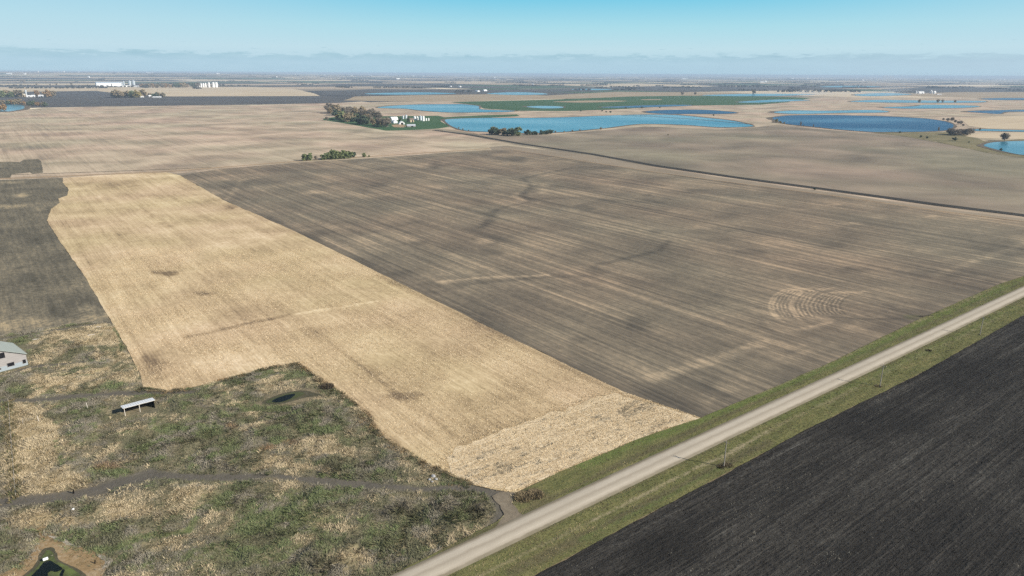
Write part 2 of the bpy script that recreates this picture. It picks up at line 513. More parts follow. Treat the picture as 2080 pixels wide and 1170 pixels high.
def pasture_mat():
    m, t = new_mat('rough pasture')
    pos = t.n('ShaderNodeNewGeometry').outputs['Position']
    sc = t.n('ShaderNodeSeparateColor', ins={0: t.n('ShaderNodeAttribute', attribute_name='mask').outputs[0]})
    n1 = t.noise(pos, 1 / 7.0, 5, 0.65, 0.5)
    n2 = t.noise(pos, 0.9, 5, 0.7)
    n3 = t.noise(pos, 1 / 4.0, 3, 0.6)
    col = t.ramp(t.math('ADD', t.math('MULTIPLY', n1, 0.55), t.math('MULTIPLY', n2, 0.45)),
                 [(0.28, (0.085, 0.082, 0.050)), (0.46, (0.15, 0.138, 0.085)), (0.60, (0.25, 0.21, 0.13)), (0.75, (0.42, 0.335, 0.205))])
    col = t.mix(t.math('MULTIPLY', sc.outputs[1], t.maprange(n2, 0.3, 0.65)), col, (0.44, 0.335, 0.19))
    col = t.mix(t.math('MULTIPLY', sc.outputs[2], t.maprange(n3, 0.35, 0.6)), col, t.mix(n2, (0.075, 0.10, 0.035), (0.17, 0.20, 0.075)))
    col = t.mix(t.math('MULTIPLY', sc.outputs[0], t.maprange(n2, 0.2, 0.6, 0.6, 1.05)), col, t.mix(n2, (0.068, 0.062, 0.053), (0.165, 0.147, 0.120)))
    finish(t, col, 1.0, 0.05, n2, 0.7, 0.4)
    return m
MAT['pasture'] = pasture_mat()

def verge_mat():
    m, t = new_mat('road verge grass')
    pos = t.n('ShaderNodeNewGeometry').outputs['Position']
    rot = t.n('ShaderNodeMapping', ins={0: pos, 2: (0, 0, -A_ROAD)}).outputs[0]
    sc = t.n('ShaderNodeSeparateColor', ins={0: t.n('ShaderNodeAttribute', attribute_name='mask').outputs[0]})
    n1 = t.noise(t.n('ShaderNodeMapping', ins={0: rot, 3: (1 / 14.0, 1 / 2.2, 1)}).outputs[0], 1.0, 5, 0.65)
    n2 = t.noise(pos, 1.3, 5, 0.7)
    col = t.ramp(t.math('ADD', t.math('MULTIPLY', n1, 0.6), t.math('MULTIPLY', n2, 0.4)),
                 [(0.28, (0.080, 0.080, 0.036)), (0.45, (0.122, 0.126, 0.050)), (0.58, (0.180, 0.170, 0.070)), (0.75, (0.29, 0.245, 0.12))])
    col = t.mix(t.math('MULTIPLY', sc.outputs[0], t.maprange(n2, 0.25, 0.6, 0.5, 1.0)), col, t.mix(n2, (0.075, 0.064, 0.038), (0.145, 0.12, 0.075)))
    col = t.mix(t.math('MULTIPLY', sc.outputs[1], t.maprange(n2, 0.3, 0.6, 0.3, 1.0)), col, t.mix(n2, (0.28, 0.21, 0.12), (0.46, 0.39, 0.28)))
    col = t.mix(t.math('MULTIPLY', sc.outputs[2], t.maprange(n2, 0.3, 0.6, 0.2, 0.8)), col, (0.12, 0.165, 0.045))
    finish(t, col, 1.0, 0.05, n2, 0.7, 0.35)
    return m
MAT['verge'] = verge_mat()

def road_mat():
    m, t = new_mat('gravel road')
    uv = t.n('ShaderNodeUVMap').outputs[0]
    sx = t.n('ShaderNodeSeparateXYZ', ins={0: uv})
    pos = t.n('ShaderNodeNewGeometry').outputs['Position']
    u = sx.outputs[0]
    jag = t.math('ADD', u, t.math('MULTIPLY', t.math('SUBTRACT', t.noise(pos, 0.30, 5, 0.7), 0.5), 0.13))
    ln = t.noise(t.n('ShaderNodeCombineXYZ', ins={0: t.math('MULTIPLY', u, 7.0), 1: t.math('MULTIPLY', sx.outputs[1], 0.02)}).outputs[0], 1.0, 3, 0.6)
    col = t.ramp(jag, [(0.0, (0.16, 0.14, 0.085)), (0.10, (0.20, 0.17, 0.115)), (0.17, (0.44, 0.385, 0.30)), (0.30, (0.56, 0.495, 0.395)), (0.40, (0.50, 0.44, 0.345)),
                       (0.5, (0.37, 0.315, 0.24)), (0.58, (0.54, 0.475, 0.375)), (0.72, (0.56, 0.495, 0.395)), (0.84, (0.40, 0.34, 0.255)), (0.90, (0.22, 0.18, 0.12)), (1.0, (0.15, 0.13, 0.075))])
    f = t.noise(pos, 2.5, 5, 0.7)
    col = t.mix(t.maprange(ln, 0.3, 0.7, 0.25, 0.0), col, (0.33, 0.28, 0.21))
    col = t.mix(t.maprange(f, 0.35, 0.75, 0.22, 0.0), col, (0.28, 0.245, 0.19))
    col = t.mix(t.maprange(t.noise(pos, 0.09, 4, 0.65), 0.40, 0.62, 0.30, 0.0), col, (0.36, 0.315, 0.245))
    finish(t, col, 0.95, 0.15, f, 0.3, 0.1)
    return m
MAT['road'] = road_mat()

def ground_mat():
    """the open country: a chequer of section fields squared to the road"""
    m, t = new_mat('far farm country')
    pos = t.n('ShaderNodeNewGeometry').outputs['Position']
    rot = t.n('ShaderNodeMapping', ins={0: pos, 2: (0, 0, -A_ROAD)}).outputs[0]
    sep_ = t.n('ShaderNodeSeparateXYZ', ins={0: rot})
    def cells(sx, sy, off):
        a = t.math('FLOOR', t.math('DIVIDE', t.math('ADD', sep_.outputs[0], off), sx))
        b = t.math('FLOOR', t.math('DIVIDE', t.math('ADD', sep_.outputs[1], off * 1.7), sy))
        return t.n('ShaderNodeTexWhiteNoise', noise_dimensions='2D', ins={'Vector': t.n('ShaderNodeCombineXYZ', ins={0: a, 1: b}).outputs[0]}).outputs[0]
    c1 = cells(1609, 804, 310)
    c2 = cells(804, 1609, 950)
    pick = cells(1609, 1609, 120)
    v = t.n('ShaderNodeMix', data_type='FLOAT', ins={0: t.math('GREATER_THAN', pick, 0.5), 2: c1, 3: c2}).outputs[0]
    col = t.ramp(v, [(0.0, (0.46, 0.36, 0.25)), (0.20, (0.62, 0.50, 0.34)), (0.34, (0.055, 0.055, 0.058)), (0.54, (0.28, 0.23, 0.17)), (0.64, (0.085, 0.08, 0.075)),
                     (0.82, (0.05, 0.10, 0.05)), (0.90, (0.80, 0.67, 0.47))], 'CONSTANT')
    nb = t.noise(pos, 1 / 260.0, 4, 0.6)
    col = t.mix(t.maprange(nb, 0.35, 0.7, 0.0, 0.3), col, (0.13, 0.115, 0.095))
    nw = t.noise(pos, 1 / 700.0, 3, 0.55, 0.8)
    col = t.mix(t.maprange(nw, 0.60, 0.66, 0, 0.5), col, (0.30, 0.24, 0.17))
    finish(t, col, 1.0, 0.05)
    return m
MAT['ground'] = ground_mat()

def water_mat(name, base, rough_, bstr, scale, spec=0.5):
    m, t = new_mat(name)
    pos = t.n('ShaderNodeNewGeometry').outputs['Position']
    n = t.noise(pos, scale, 4, 0.6)
    drift = t.noise(t.n('ShaderNodeMapping', ins={0: pos, 2: (0, 0, -0.4), 3: (1 / 420.0, 1 / 190.0, 1)}).outputs[0], 1.0, 2, 0.5)
    p = finish(t, base, rough_, spec, None, IOR=1.33)
    b = t.n('ShaderNodeBump', ins={'Height': n, 'Strength': t.maprange(drift, 0.35, 0.65, bstr * 0.45, bstr), 'Distance': 1.2})
    t.link(b.outputs[0], p.inputs['Normal'])
    t.link(t.maprange(drift, 0.38, 0.62, rough_ * 0.75, rough_ * 1.2), p.inputs['Roughness'])      # wind lanes
    return m
MAT['water_light'] = water_mat('calm pond water', (0.012, 0.165, 0.24), 0.20, 0.25, 0.25)
MAT['water_dark'] = water_mat('ruffled pond water', (0.004, 0.070, 0.155), 0.34, 0.42, 0.25)
MAT['water_black'] = water_mat('black pond water', (0.008, 0.012, 0.012), 0.08, 0.05, 0.8, 0.08)

def algae_mat():
    m, t = new_mat('green pond scum')
    pos = t.n('ShaderNodeNewGeometry').outputs['Position']
    n = t.noise(pos, 0.5, 4, 0.6)
    col = t.ramp(n, [(0.3, (0.055, 0.058, 0.022)), (0.5, (0.085, 0.10, 0.030)), (0.7, (0.13, 0.16, 0.042))])
    finish(t, col, 0.6, 0.3, n, 0.2, 0.1)
    return m
MAT['algae'] = algae_mat()

MAT['white_metal'] = simple('white sheet metal', (0.80, 0.80, 0.79), 0.5, 0.4, 0.06, 0.3)
MAT['galv'] = simple('galvanised steel', (0.62, 0.66, 0.69), 0.38, 0.5, 0.12, 0.5, 0.35)
MAT['silver_roof'] = simple('weathered silver roofing', (0.62, 0.64, 0.66), 0.5, 0.4, 0.10, 1.2, 0.2, streak=(0.3, 3, 1))
MAT['dark_open'] = simple('dark opening', (0.012, 0.012, 0.014), 0.9, 0.1, 0.2)
MAT['grey_wall'] = simple('grey farm wall', (0.30, 0.29, 0.28), 0.8, 0.2, 0.15)
MAT['tan_wall'] = simple('tan house wall', (0.45, 0.37, 0.26), 0.8, 0.2, 0.12)
MAT['brown_roof'] = simple('brown shingles', (0.16, 0.12, 0.10), 0.9, 0.1, 0.2)
MAT['blue_roof'] = simple('blue grey roofing', (0.32, 0.40, 0.47), 0.6, 0.3, 0.08)
MAT['barn_white'] = simple('flaking white barn boards', (0.28, 0.265, 0.255), 0.85, 0.2, 0.45, 0.7, streak=(0.5, 0.5, 5))
MAT['barn_base'] = simple('pale blue barn foundation', (0.27, 0.31, 0.335), 0.85, 0.2, 0.12, 0.9)
MAT['barn_roof'] = simple('pale green roofing', (0.31, 0.34, 0.305), 0.7, 0.2, 0.10, 0.35, streak=(2.0, 0.3, 1))
MAT['grey_wood'] = simple('weathered grey wood', (0.30, 0.27, 0.23), 0.9, 0.1, 0.25, 3.0, streak=(4, 4, 0.6))
MAT['pale_wood'] = simple('bleached board', (0.62, 0.57, 0.50), 0.85, 0.1, 0.12, 2.0)
MAT['dark_wood_and_shade'] = simple('dark wood and shelter shade', (0.008, 0.007, 0.006), 0.9, 0.1, 0.25, 2.0)  # shelter walls carry the under-roof shade in this colour; posts are dark wood
MAT['white_paint'] = simple('white plastic', (0.80, 0.80, 0.78), 0.4, 0.5, 0.03)
MAT['rock'] = simple('field stone', (0.30, 0.30, 0.30), 0.9, 0.2, 0.3, 1.0)
MAT['bark'] = simple('bark', (0.10, 0.085, 0.07), 0.95, 0.1, 0.3, 2.0)
MAT['wire'] = simple('fence wire', (0.22, 0.21, 0.20), 0.6, 0.4, 0.1)
MAT['glass'] = simple('porcelain', (0.20, 0.13, 0.09), 0.3, 0.5, 0.1)

def leaf_mat(name, a, b):
    m, t = new_mat(name)
    r = t.n('ShaderNodeObjectInfo').outputs['Random']
    isl = t.n('ShaderNodeNewGeometry').outputs['Random Per Island']
    f = t.math('ADD', t.math('MULTIPLY', r, 0.55), t.math('MULTIPLY', isl, 0.45))
    finish(t, t.mix(f, a, b), 0.9, 0.1)
    return m
MAT['leaf_green'] = leaf_mat('green leaves', (0.112, 0.143, 0.068), (0.225, 0.255, 0.12))
MAT['leaf_dark'] = leaf_mat('dark green leaves', (0.06, 0.085, 0.06), (0.128, 0.162, 0.093))
MAT['leaf_brown'] = leaf_mat('brown autumn leaves', (0.188, 0.156, 0.106), (0.35, 0.275, 0.163))
MAT['leaf_gold'] = leaf_mat('golden autumn leaves', (0.22, 0.18, 0.06), (0.36, 0.29, 0.10))
MAT['leaf_rust'] = leaf_mat('rusty autumn leaves', (0.24, 0.15, 0.075), (0.36, 0.24, 0.12))
MAT['twig'] = leaf_mat('bare grey twigs', (0.15, 0.13, 0.105), (0.27, 0.23, 0.18))
MAT['belt'] = leaf_mat('far tree belt', (0.035, 0.042, 0.038), (0.09, 0.075, 0.058))

def tuft_mat(name):
    m, t = new_mat(name)
    c = t.n('ShaderNodeAttribute', attribute_name='tint').outputs[0]
    finish(t, c, 1.0, 0.05)
    return m
MAT['tuft'] = tuft_mat('grass blades')

# ------------------------------------------------------------------ the ground as one sheet to the horizon
def build_ground():
    rr = [0, 60] + list(np.exp(np.linspace(math.log(120), math.log(70000), 60)))
    nt = 120
    vs = [(0, 0, 0)]; fs = []
    for i, r in enumerate(rr[1:]):
        for k in range(nt):
            a = 2 * math.pi * k / nt
            x, y = r * math.sin(a), r * math.cos(a)
            azm = math.atan2(x, y)
            rise = 0.0
            if r > 8000:        # the country swells gently towards the far left
                g_ = float(sstep(np.array((r - 8000) / 14000.0)))
                sd_ = float(sstep(np.array((-azm + 0.02) / 0.66))) if azm > -1.6 else 0.0
                rise = 92 * g_ * sd_
            vs.append((x, y, rise))
    for k in range(nt):
        fs.append((0, 1 + k, 1 + (k + 1) % nt))
    for i in range(len(rr) - 2):
        for k in range(nt):
            a = 1 + i * nt
            fs.append((a + k, a + nt + k, a + nt + (k + 1) % nt, a + (k + 1) % nt))
    me = bpy.data.meshes.new('ground')
    me.from_pydata(vs, [], fs)
    me.update()
    if me.polygons[0].normal.z < 0:
        me.flip_normals()
    tag(link('ground', me, MAT['ground']), 'open farm country of tan, brown and dark fields reaching the horizon', 'ground', kind='structure')
build_ground()

def far(name, px, mat, z, label, cat='field', amp=None, smooth=False, step=None):
    pts = smooth_poly(px) if smooth else px
    W2 = px2w(pts)
    if amp is None:
        amp = float(np.mean(np.hypot(W2[:, 0], W2[:, 1]))) / 500
    W2 = rough(W2, step or max(amp * 5, 3), amp, len(name)) if amp > 0 else W2
    return flat_sheet(name, W2, MAT[mat], z, label, cat)

def ribbon(name, px, width, mat, z, label, cat, wob=0.15, taper=None):
    """a strip of constant width in metres following a line on the ground"""
    P = px2w(px)
    # resample
    seg = np.hypot(*np.diff(P, axis=0).T); L = np.concatenate([[0], np.cumsum(seg)])
    n = max(4, min(300, int(L[-1] / max(width * 1.0, 2))))
    s_ = np.linspace(0, L[-1], n)
    Q = np.stack([np.interp(s_, L, P[:, 0]), np.interp(s_, L, P[:, 1])], 1)
    d = np.gradient(Q, axis=0); d /= np.hypot(d[:, 0], d[:, 1])[:, None]
    nrm = np.stack([-d[:, 1], d[:, 0]], 1)
    wl = width / 2 * (1 + (fbm(s_ / (width * 3), s_ * 0, 3) - 0.5) * 2 * wob)
    wr = width / 2 * (1 + (fbm(s_ / (width * 3), s_ * 0 + 9, 3) - 0.5) * 2 * wob)
    A = Q + nrm * wl[:, None]; B = Q - nrm * wr[:, None]
    vs = [(*a, z) for a in A] + [(*b, z) for b in B]
    fs = [(n + i, n + i + 1, i + 1, i) for i in range(n - 1)]
    me = bpy.data.meshes.new(name)
    me.from_pydata(vs, [], fs)
    me.update()
    return tag(link(name, me, MAT[mat]), label, cat, kind='structure')

# far fields
far('field', [(-600, 195), (0, 187), (195, 184.5), (240, 190), (345, 196), (520, 195.7), (647, 195), (710, 198), (760, 205), (690, 209), (520, 212.5), (200, 216.5), (95, 218.5), (-600, 230)],
    'dark_far', 0.10, 'long dark ploughed field across the left middle distance')
far('field', [(-600, 189), (0, 177), (150, 178), (260, 175.5), (520, 176.5), (600, 181), (640, 190), (650, 195), (345, 196), (240, 190), (195, 184.5), (0, 187), (-600, 196)],
    'pale_far', 0.20, 'bright pale stubble field in front of the long white building')
far('field', [(-400, 178), (0, 173.5), (240, 173), (300, 175), (240, 177), (0, 177), (-400, 183)], 'dark_far', 0.3, 'thin dark field strip beside the long white building')
far('field', [(-400, 172), (0, 166), (120, 165), (240, 168), (240, 172.8), (0, 173.2), (-400, 178)], 'pale_far', 0.12, 'pale field strip behind the long white building')
far('field', [(660, 185), (760, 181), (900, 183), (1180, 181), (1220, 186), (1000, 187), (740, 193), (650, 193)], 'dark_far', 0.14, 'dark field strip left of the far thin ponds')
far('field', [(720, 196), (860, 193), (1050, 191), (1110, 194), (1250, 186.5), (1480, 188), (1560, 192), (1470, 195), (1160, 200.5), (930, 206), (800, 206), (700, 204)],
    'tan_far', 0.22, 'tan field beyond the green crop field')
far('field', [(1160, 179), (1330, 175), (1500, 177), (1620, 178), (1580, 184), (1330, 183), (1200, 184)], 'dark_far', 0.16, 'dark field strip under the far woods on the right')
far('field', [(1100, 171), (1300, 169.5), (1450, 174), (1330, 175.5), (1170, 174.5)], 'pale_far', 0.12, 'pale strip in the distance above the dark field')
far('field', [(1790, 181), (1900, 177), (2140, 178), (2140, 189), (1910, 189), (1830, 189)], 'dark_far', 0.16, 'dark field behind the white farmstead at right')
far('field', [(1830, 190), (1960, 187), (2140, 187), (2140, 198.5), (2000, 199), (1880, 196), (1820, 193)], 'tan_far', 0.18, 'tan field in front of the white farmstead at right')

# middle distance
far('field', [(-500, 234), (0, 227), (95, 219), (200, 216.5), (520, 212.5), (690, 209), (800, 206.5), (930, 206), (1200, 201), (1600, 197.5), (2400, 200),
              (2400, 560), (2080, 452), (1500, 380), (1000, 308), (750, 325), (350, 353), (0, 370), (-500, 403)], 'mid', 0.06, 'wide tan and brown tilled field stretching across the middle distance', amp=1.5, step=40)
far('field', [(917, 207.5), (1080, 203.5), (1160, 201), (1285, 196), (1385, 194.5), (1472, 195), (1580, 196.5), (1650, 199), (1600, 207.5), (1547, 212.5), (1410, 214.5), (1310, 219), (1235, 223),
              (1147, 225.5), (1060, 225), (985, 221), (962, 213)], 'green_far', 0.40, 'long green crop field behind the ponds')
far('field', [(1125, 206.5), (1200, 204.3), (1272, 205), (1250, 207), (1190, 208.5), (1150, 208.2)], 'tan_far', 0.55, 'bare tan patch in the green crop field', smooth=True, amp=0)
far('field', [(1303, 202.2), (1340, 201.6), (1342, 203), (1310, 203.4)], 'tan_far', 0.55, 'small bare patch in the green crop field', smooth=True, amp=0)
far('lawn', [(655, 243.5), (660, 240), (700, 236), (800, 236), (890, 235), (905, 239), (894, 246), (905, 252), (915, 257), (892, 261), (835, 264.5), (785, 265.5), (735, 257), (690, 249)],
    'green_far', 0.12, 'dark green yard round the white farm buildings', 'lawn', amp=1.2)
far('lawn', [(897, 238.5), (985, 234), (1050, 232.5), (1056, 236), (985, 239.5), (905, 243)], 'green_far', 0.14, 'narrow green strip along the top of the large pond', 'lawn', amp=1)
far('yard', [(795, 254), (812, 252), (826, 256), (820, 259), (800, 258.5)], 'strip', 0.2, 'worn yard in front of the white farm sheds', 'yard', amp=0.8)
far('field', [(880, 262), (905, 263), (985, 275), (1125, 273), (1235, 264), (1310, 257), (1460, 263), (1530, 259), (1585, 253), (1650, 261), (1770, 271), (1840, 278),
              (1900, 288), (2000, 309), (2080, 321), (2400, 360), (2400, 500), (2080, 440), (1700, 391), (1330, 339), (1060, 296)],
    'tilled_right', 0.16, 'grey brown tilled field between the ditch and the ponds', amp=1.2, step=30)
far('meadow', [(1770, 270), (1925, 268), (1985, 281), (2000, 287), (2080, 283), (2400, 290), (2400, 357), (2080, 320), (2000, 308), (1900, 287), (1840, 277)], 'meadow', 0.24, 'olive grass meadow beside the pond at the right edge', 'meadow', amp=1.5)
far('field', [(1948, 241), (2080, 235), (2300, 234), (2300, 266), (2080, 262.3), (2005, 261.5), (1968, 256)], 'pale_far', 0.26, 'pale stubble field beyond the blue pond at right', amp=2)
far('field', [(1962, 277), (2000, 269.5), (2080, 268.5), (2300, 271), (2300, 287), (2080, 283), (1990, 281)], 'pale_far', 0.30, 'pale stubble strip behind the lone tree at right', amp=1.5)
ribbon('path', [(1852, 236.5), (1900, 232.5), (1962, 228.5)], 9, 'pale_far', 0.5, 'pale track slanting above the blue pond', 'path')
ribbon('path', [(1770, 268), (1850, 279), (1940, 296), (2010, 311), (2080, 321), (2300, 357)], 5, 'meadow', 0.34, 'dark green grassed bank below the blue pond', 'path')
ribbon('path', [(-200, 274), (0, 263.5), (200, 256), (330, 251), (520, 245.5), (660, 240)], 3.2, 'pale_far', 0.14, 'thin pale track crossing the left tilled field', 'path')
ribbon('path', [(905, 263), (960, 270), (1000, 279)], 4, 'strip', 0.25, 'pale shore track below the large pond', 'path')

# ponds: shore then water
PONDS = [
    ('water_light', 'large pale blue pond in front of the green field, behind the dark clump of trees',
     [(905, 247), (912, 242.5), (985, 240), (1060, 240.3), (1140, 239), (1180, 237.6), (1235, 235.2), (1310, 233.2), (1372, 234.2), (1435, 240), (1485, 245.5), (1524, 254), (1524, 257.5), (1460, 259), (1385, 253.8), (1310, 252.2),
      (1272, 255), (1235, 260), (1185, 265), (1122, 269.8), (1060, 271), (985, 268), (947, 266), (920, 258)]),
    ('water_light', 'long pale pond above the white farm, tapering to the left',
     [(767, 218.3), (835, 213), (922, 212), (944, 212.6), (972, 216), (974, 222), (1000, 224), (1044, 225.6), (1030, 227.3), (972, 228.6), (910, 228.6), (860, 225.2), (822, 221), (797, 220.5)]),
    ('water_dark', 'oval pond just beyond the causeway of the large pond',
     [(1310, 228), (1335, 225), (1372, 223.6), (1422, 223.6), (1460, 225.5), (1497, 229.3), (1472, 231.4), (1410, 231.6), (1347, 231.4)]),
    ('water_dark', 'thin blue pond along the edge of the green field', [(1222, 218), (1272, 215.8), (1335, 213.7), (1385, 213.3), (1405, 214.6), (1347, 217), (1285, 219), (1235, 218.8)]),
    ('water_light', 'small pale oval pond inside the green field', [(1070, 217), (1097, 215.5), (1130, 216), (1145, 218), (1135, 220), (1105, 220.5), (1082, 219)]),
    ('water_dark', 'deep blue oval pond on the right beside the bare bush',
     [(1569, 240), (1590, 236.5), (1610, 235), (1685, 234.3), (1760, 235.8), (1822, 238), (1885, 242), (1922, 248), (1937, 255), (1930, 263), (1910, 266.3), (1870, 268), (1810, 268.6), (1772, 268.4), (1710, 264), (1647, 257.5), (1597, 252), (1580, 246)]),
    ('water_light', 'pale narrow pond just above the deep blue pond', [(1572, 228), (1610, 225), (1685, 225.4), (1772, 224), (1805, 227), (1785, 229), (1710, 229.5), (1635, 231.5), (1590, 230.6)]),
    ('water_light', 'long thin pond below the far right farmstead', [(1727, 206.6), (1785, 203.2), (1860, 204.3), (1985, 205.3), (2002, 207), (1972, 208.6), (1835, 208.8)]),
    ('water_light', 'pale spindle shaped pond on the right plain', [(1792, 218), (1855, 216.4), (1880, 213.6), (1960, 214.5), (1990, 216.5), (1960, 219), (1897, 220.6), (1835, 220.6)]),
    ('water_dark', 'blue pond with a notch at the right edge of the plain', [(1965, 226.5), (2022, 224.6), (2080, 223.6), (2180, 224), (2180, 227), (2080, 227), (2042, 227.6), (2030, 231.5), (1997, 229.6)]),
    ('water_dark', 'small far pond at the right edge near the tan field', [(1992, 201), (2040, 199.3), (2080, 199.4), (2180, 200), (2180, 203.4), (2080, 203.3), (2022, 203.2)]),
    ('water_light', 'nearest pond at the right edge below the lone tree', [(1999, 295), (2020, 289.6), (2080, 287), (2150, 288), (2180, 300), (2150, 318), (2080, 315.5), (2051, 311), (2020, 303.5), (2004, 299)]),
    ('water_light', 'narrow channel of water between the pale fields at right', [(1975, 263.6), (2005, 263), (2080, 265.5), (2180, 268), (2180, 271), (2080, 268), (2005, 266.5), (1982, 266)]),
    ('water_light', 'thin pond at the right end of the green field', [(1500, 207.3), (1560, 203.2), (1600, 202.4), (1645, 203.4), (1620, 205.3), (1560, 208), (1520, 208.8)]),
    ('water_light', 'far pond strip under the smoke', [(1425, 193.6), (1500, 191.2), (1580, 190.6), (1655, 192), (1580, 195), (1480, 195.4)]),
    ('water_light', 'far pond strip left of the right farmstead', [(1738, 192), (1800, 189), (1852, 192), (1790, 195.2), (1748, 195)]),
    ('water_light', 'very far pond strip under the horizon woods', [(1665, 176.5), (1700, 174.5), (1750, 174.6), (1790, 176), (1730, 177.5)]),
    ('water_light', 'far pale pond strip right of the dark fields', [(740, 190.5), (800, 188.3), (862, 187.8), (928, 190), (860, 192.3), (775, 192.4)]),
    ('water_light', 'far thin pond left of the tan field', [(990, 190), (1040, 187.5), (1090, 188.6), (1112, 191.6), (1060, 193), (1010, 192)]),
    ('water_light', 'far thin pond beside the distant tree belt', [(1160, 181.6), (1200, 180.4), (1243, 181.3), (1225, 183), (1185, 183)]),
    ('water_light', 'pale flooded strip behind the farm with bins at left', [(425, 164), (470, 162), (535, 162.6), (560, 165.3), (500, 167), (440, 166.3)]),
    ('water_light', 'pale flooded strip left of centre below the horizon', [(575, 161), (610, 159.8), (650, 160.6), (630, 162.4), (590, 162.6)]),
    ('water_light', 'pond among the autumn trees at the left edge', [(-120, 219), (0, 213.8), (25, 212.6), (47, 214.5), (47, 221.5), (20, 226.5), (0, 227.5), (-120, 231)]),
]
for i, (mt, lab, px) in enumerate(PONDS):
    W2 = px2w(smooth_poly(px, 4))
    r_ = float(np.mean(np.hypot(W2[:, 0], W2[:, 1])))
    c_ = W2.mean(0)
    # the bare shore ring: the outline pushed outward
    d_ = np.roll(W2, -1, 0) - np.roll(W2, 1, 0); d_ /= np.maximum(np.hypot(d_[:, 0], d_[:, 1]), 1e-6)[:, None]
    area = 0.5 * np.sum(W2[:, 0] * np.roll(W2[:, 1], -1) - W2[:, 1] * np.roll(W2[:, 0], -1))
    nrm = np.stack([d_[:, 1], -d_[:, 0]], 1) * (1 if area > 0 else -1)
    wsh = min(9.0, r_ / 230)
    sh = W2 + nrm * (wsh * (0.25 + fbm(W2[:, 0] / 40, W2[:, 1] / 40, i)) * (1 + 1.6 * (nrm[:, 1] > 0.2)))[:, None]
    flat_sheet('shore', sh, MAT['shore'], 0.60, 'bare brown shore round the ' + lab.split(' ', 1)[1] if False else None, 'shore')
    flat_sheet('pond', W2, MAT[mt], 0.75, lab, 'pond')
for o in COL.objects:
    if o.name.startswith('shore'):
        o['label'] = 'bare brown shore at the edge of a pond'
ribbon('causeway', [(1262, 235), (1330, 237.3), (1400, 242), (1460, 247), (1524, 253)], 8, 'shore', 0.95, 'thin dark causeway crossing the end of the large pond', 'causeway')
ribbon('shore', [(1300, 234.5), (1372, 232.5), (1440, 239), (1490, 245), (1530, 254)], 6, 'shore', 0.9, 'dark bank along the far tip of the large pond', 'shore')

# the boundary strips of the big field
ribbon('field_edge', [(-250, 378), (0, 363), (130, 358), (350, 348), (620, 326.5), (780, 316), (1000, 301.5), (1030, 303)], 7, 'strip', 0.20, 'dry orange brown grass strip along the far field boundary', 'field edge', wob=0.4)
ribbon('ditch', [(0, 356), (180, 350), (350, 343.5), (430, 340)], 3, 'dark_left', 0.25, 'dark ditch line beside the far field boundary', 'ditch', wob=0.5)
far('field_edge', [(995, 299), (1030, 296), (1200, 316), (1330, 341), (1500, 366), (1700, 393), (1900, 423), (2080, 445), (2400, 492), (2400, 506), (2080, 453), (1900, 430), (1700, 400), (1500, 375), (1330, 352), (1200, 333), (1050, 307), (1000, 304)],
    'edge_grass', 0.22, 'pale grass strip between the ditch and the big tilled field', 'field edge', amp=1.0, step=8)
ribbon('ditch', [(882, 264.5), (960, 275), (1060, 292.5), (1200, 313), (1330, 336.5), (1500, 361.5), (1700, 388), (1900, 415.5), (2080, 438), (2400, 484)], 13, 'ditch', 0.34, 'long dark ditch running from the farm to the right edge', 'ditch', wob=0.12)
ribbon('field_edge', [(1020, 301), (1200, 330), (1330, 350), (1500, 373), (1700, 399), (1900, 428), (2080, 451), (2400, 503)], 2.6, 'strip', 0.40, 'brown edge line along the pale grass strip', 'field edge', wob=0.5)
far('plot', [(-60, 331), (0, 329), (22, 328.5), (40, 329.5), (48, 324.5), (78, 323), (84, 328), (88, 351), (66, 353), (60, 350.5), (24, 354), (22, 361), (-60, 365)], 'dark_left', 0.12, 'small dark ploughed plot at the left edge', 'plot', amp=0.7)

# ------------------------------------------------------------------ the near fields
FIELD_L = [(128, 362), (240, 354.5), (338, 350.5), (366, 357), (460, 410), (530, 440), (600, 471), (740, 540), (860, 600), (1060, 698), (1265, 797), (1425, 851)]
TILLED = FIELD_L[3:] + [(1540, 803), (1691, 737), (1858, 655), (2028, 580), (2080, 563), (2400, 425), (2400, 512), (2080, 453), (1700, 400), (1330, 351), (1040, 305), (1000, 304), (750, 322), (620, 329.5), (450, 343)]
rings = []
for Lx in (1562, 1603):
    rings.append(('c', 1, [(Lx + 62, 583), (Lx + 28, 590), (Lx + 9, 602), (Lx, 618), (Lx + 3, 632), (Lx + 12, 645), (Lx + 30, 655)], 1.3, 0.65))
for q, Lx in enumerate(list(range(1570, 1602, 8)) + list(range(1611, 1710, 9))):
    h_ = 1 if Lx < 1640 else 0.8
    rings.append(('c', 1, [(Lx + 55, 620 - 34 * h_), (Lx + 26, 620 - 28 * h_), (Lx + 9, 620 - 16 * h_), (Lx, 620), (Lx + 3, 632), (Lx + 12, 620 + 24 * h_)], 1.0, 0.7))
    rings.append(('c', 0, [(Lx + 29, 620 - 28 * h_), (Lx + 13, 620 - 16 * h_), (Lx + 4, 620), (Lx + 7, 632), (Lx + 16, 620 + 24 * h_)], 1.0, 0.7))
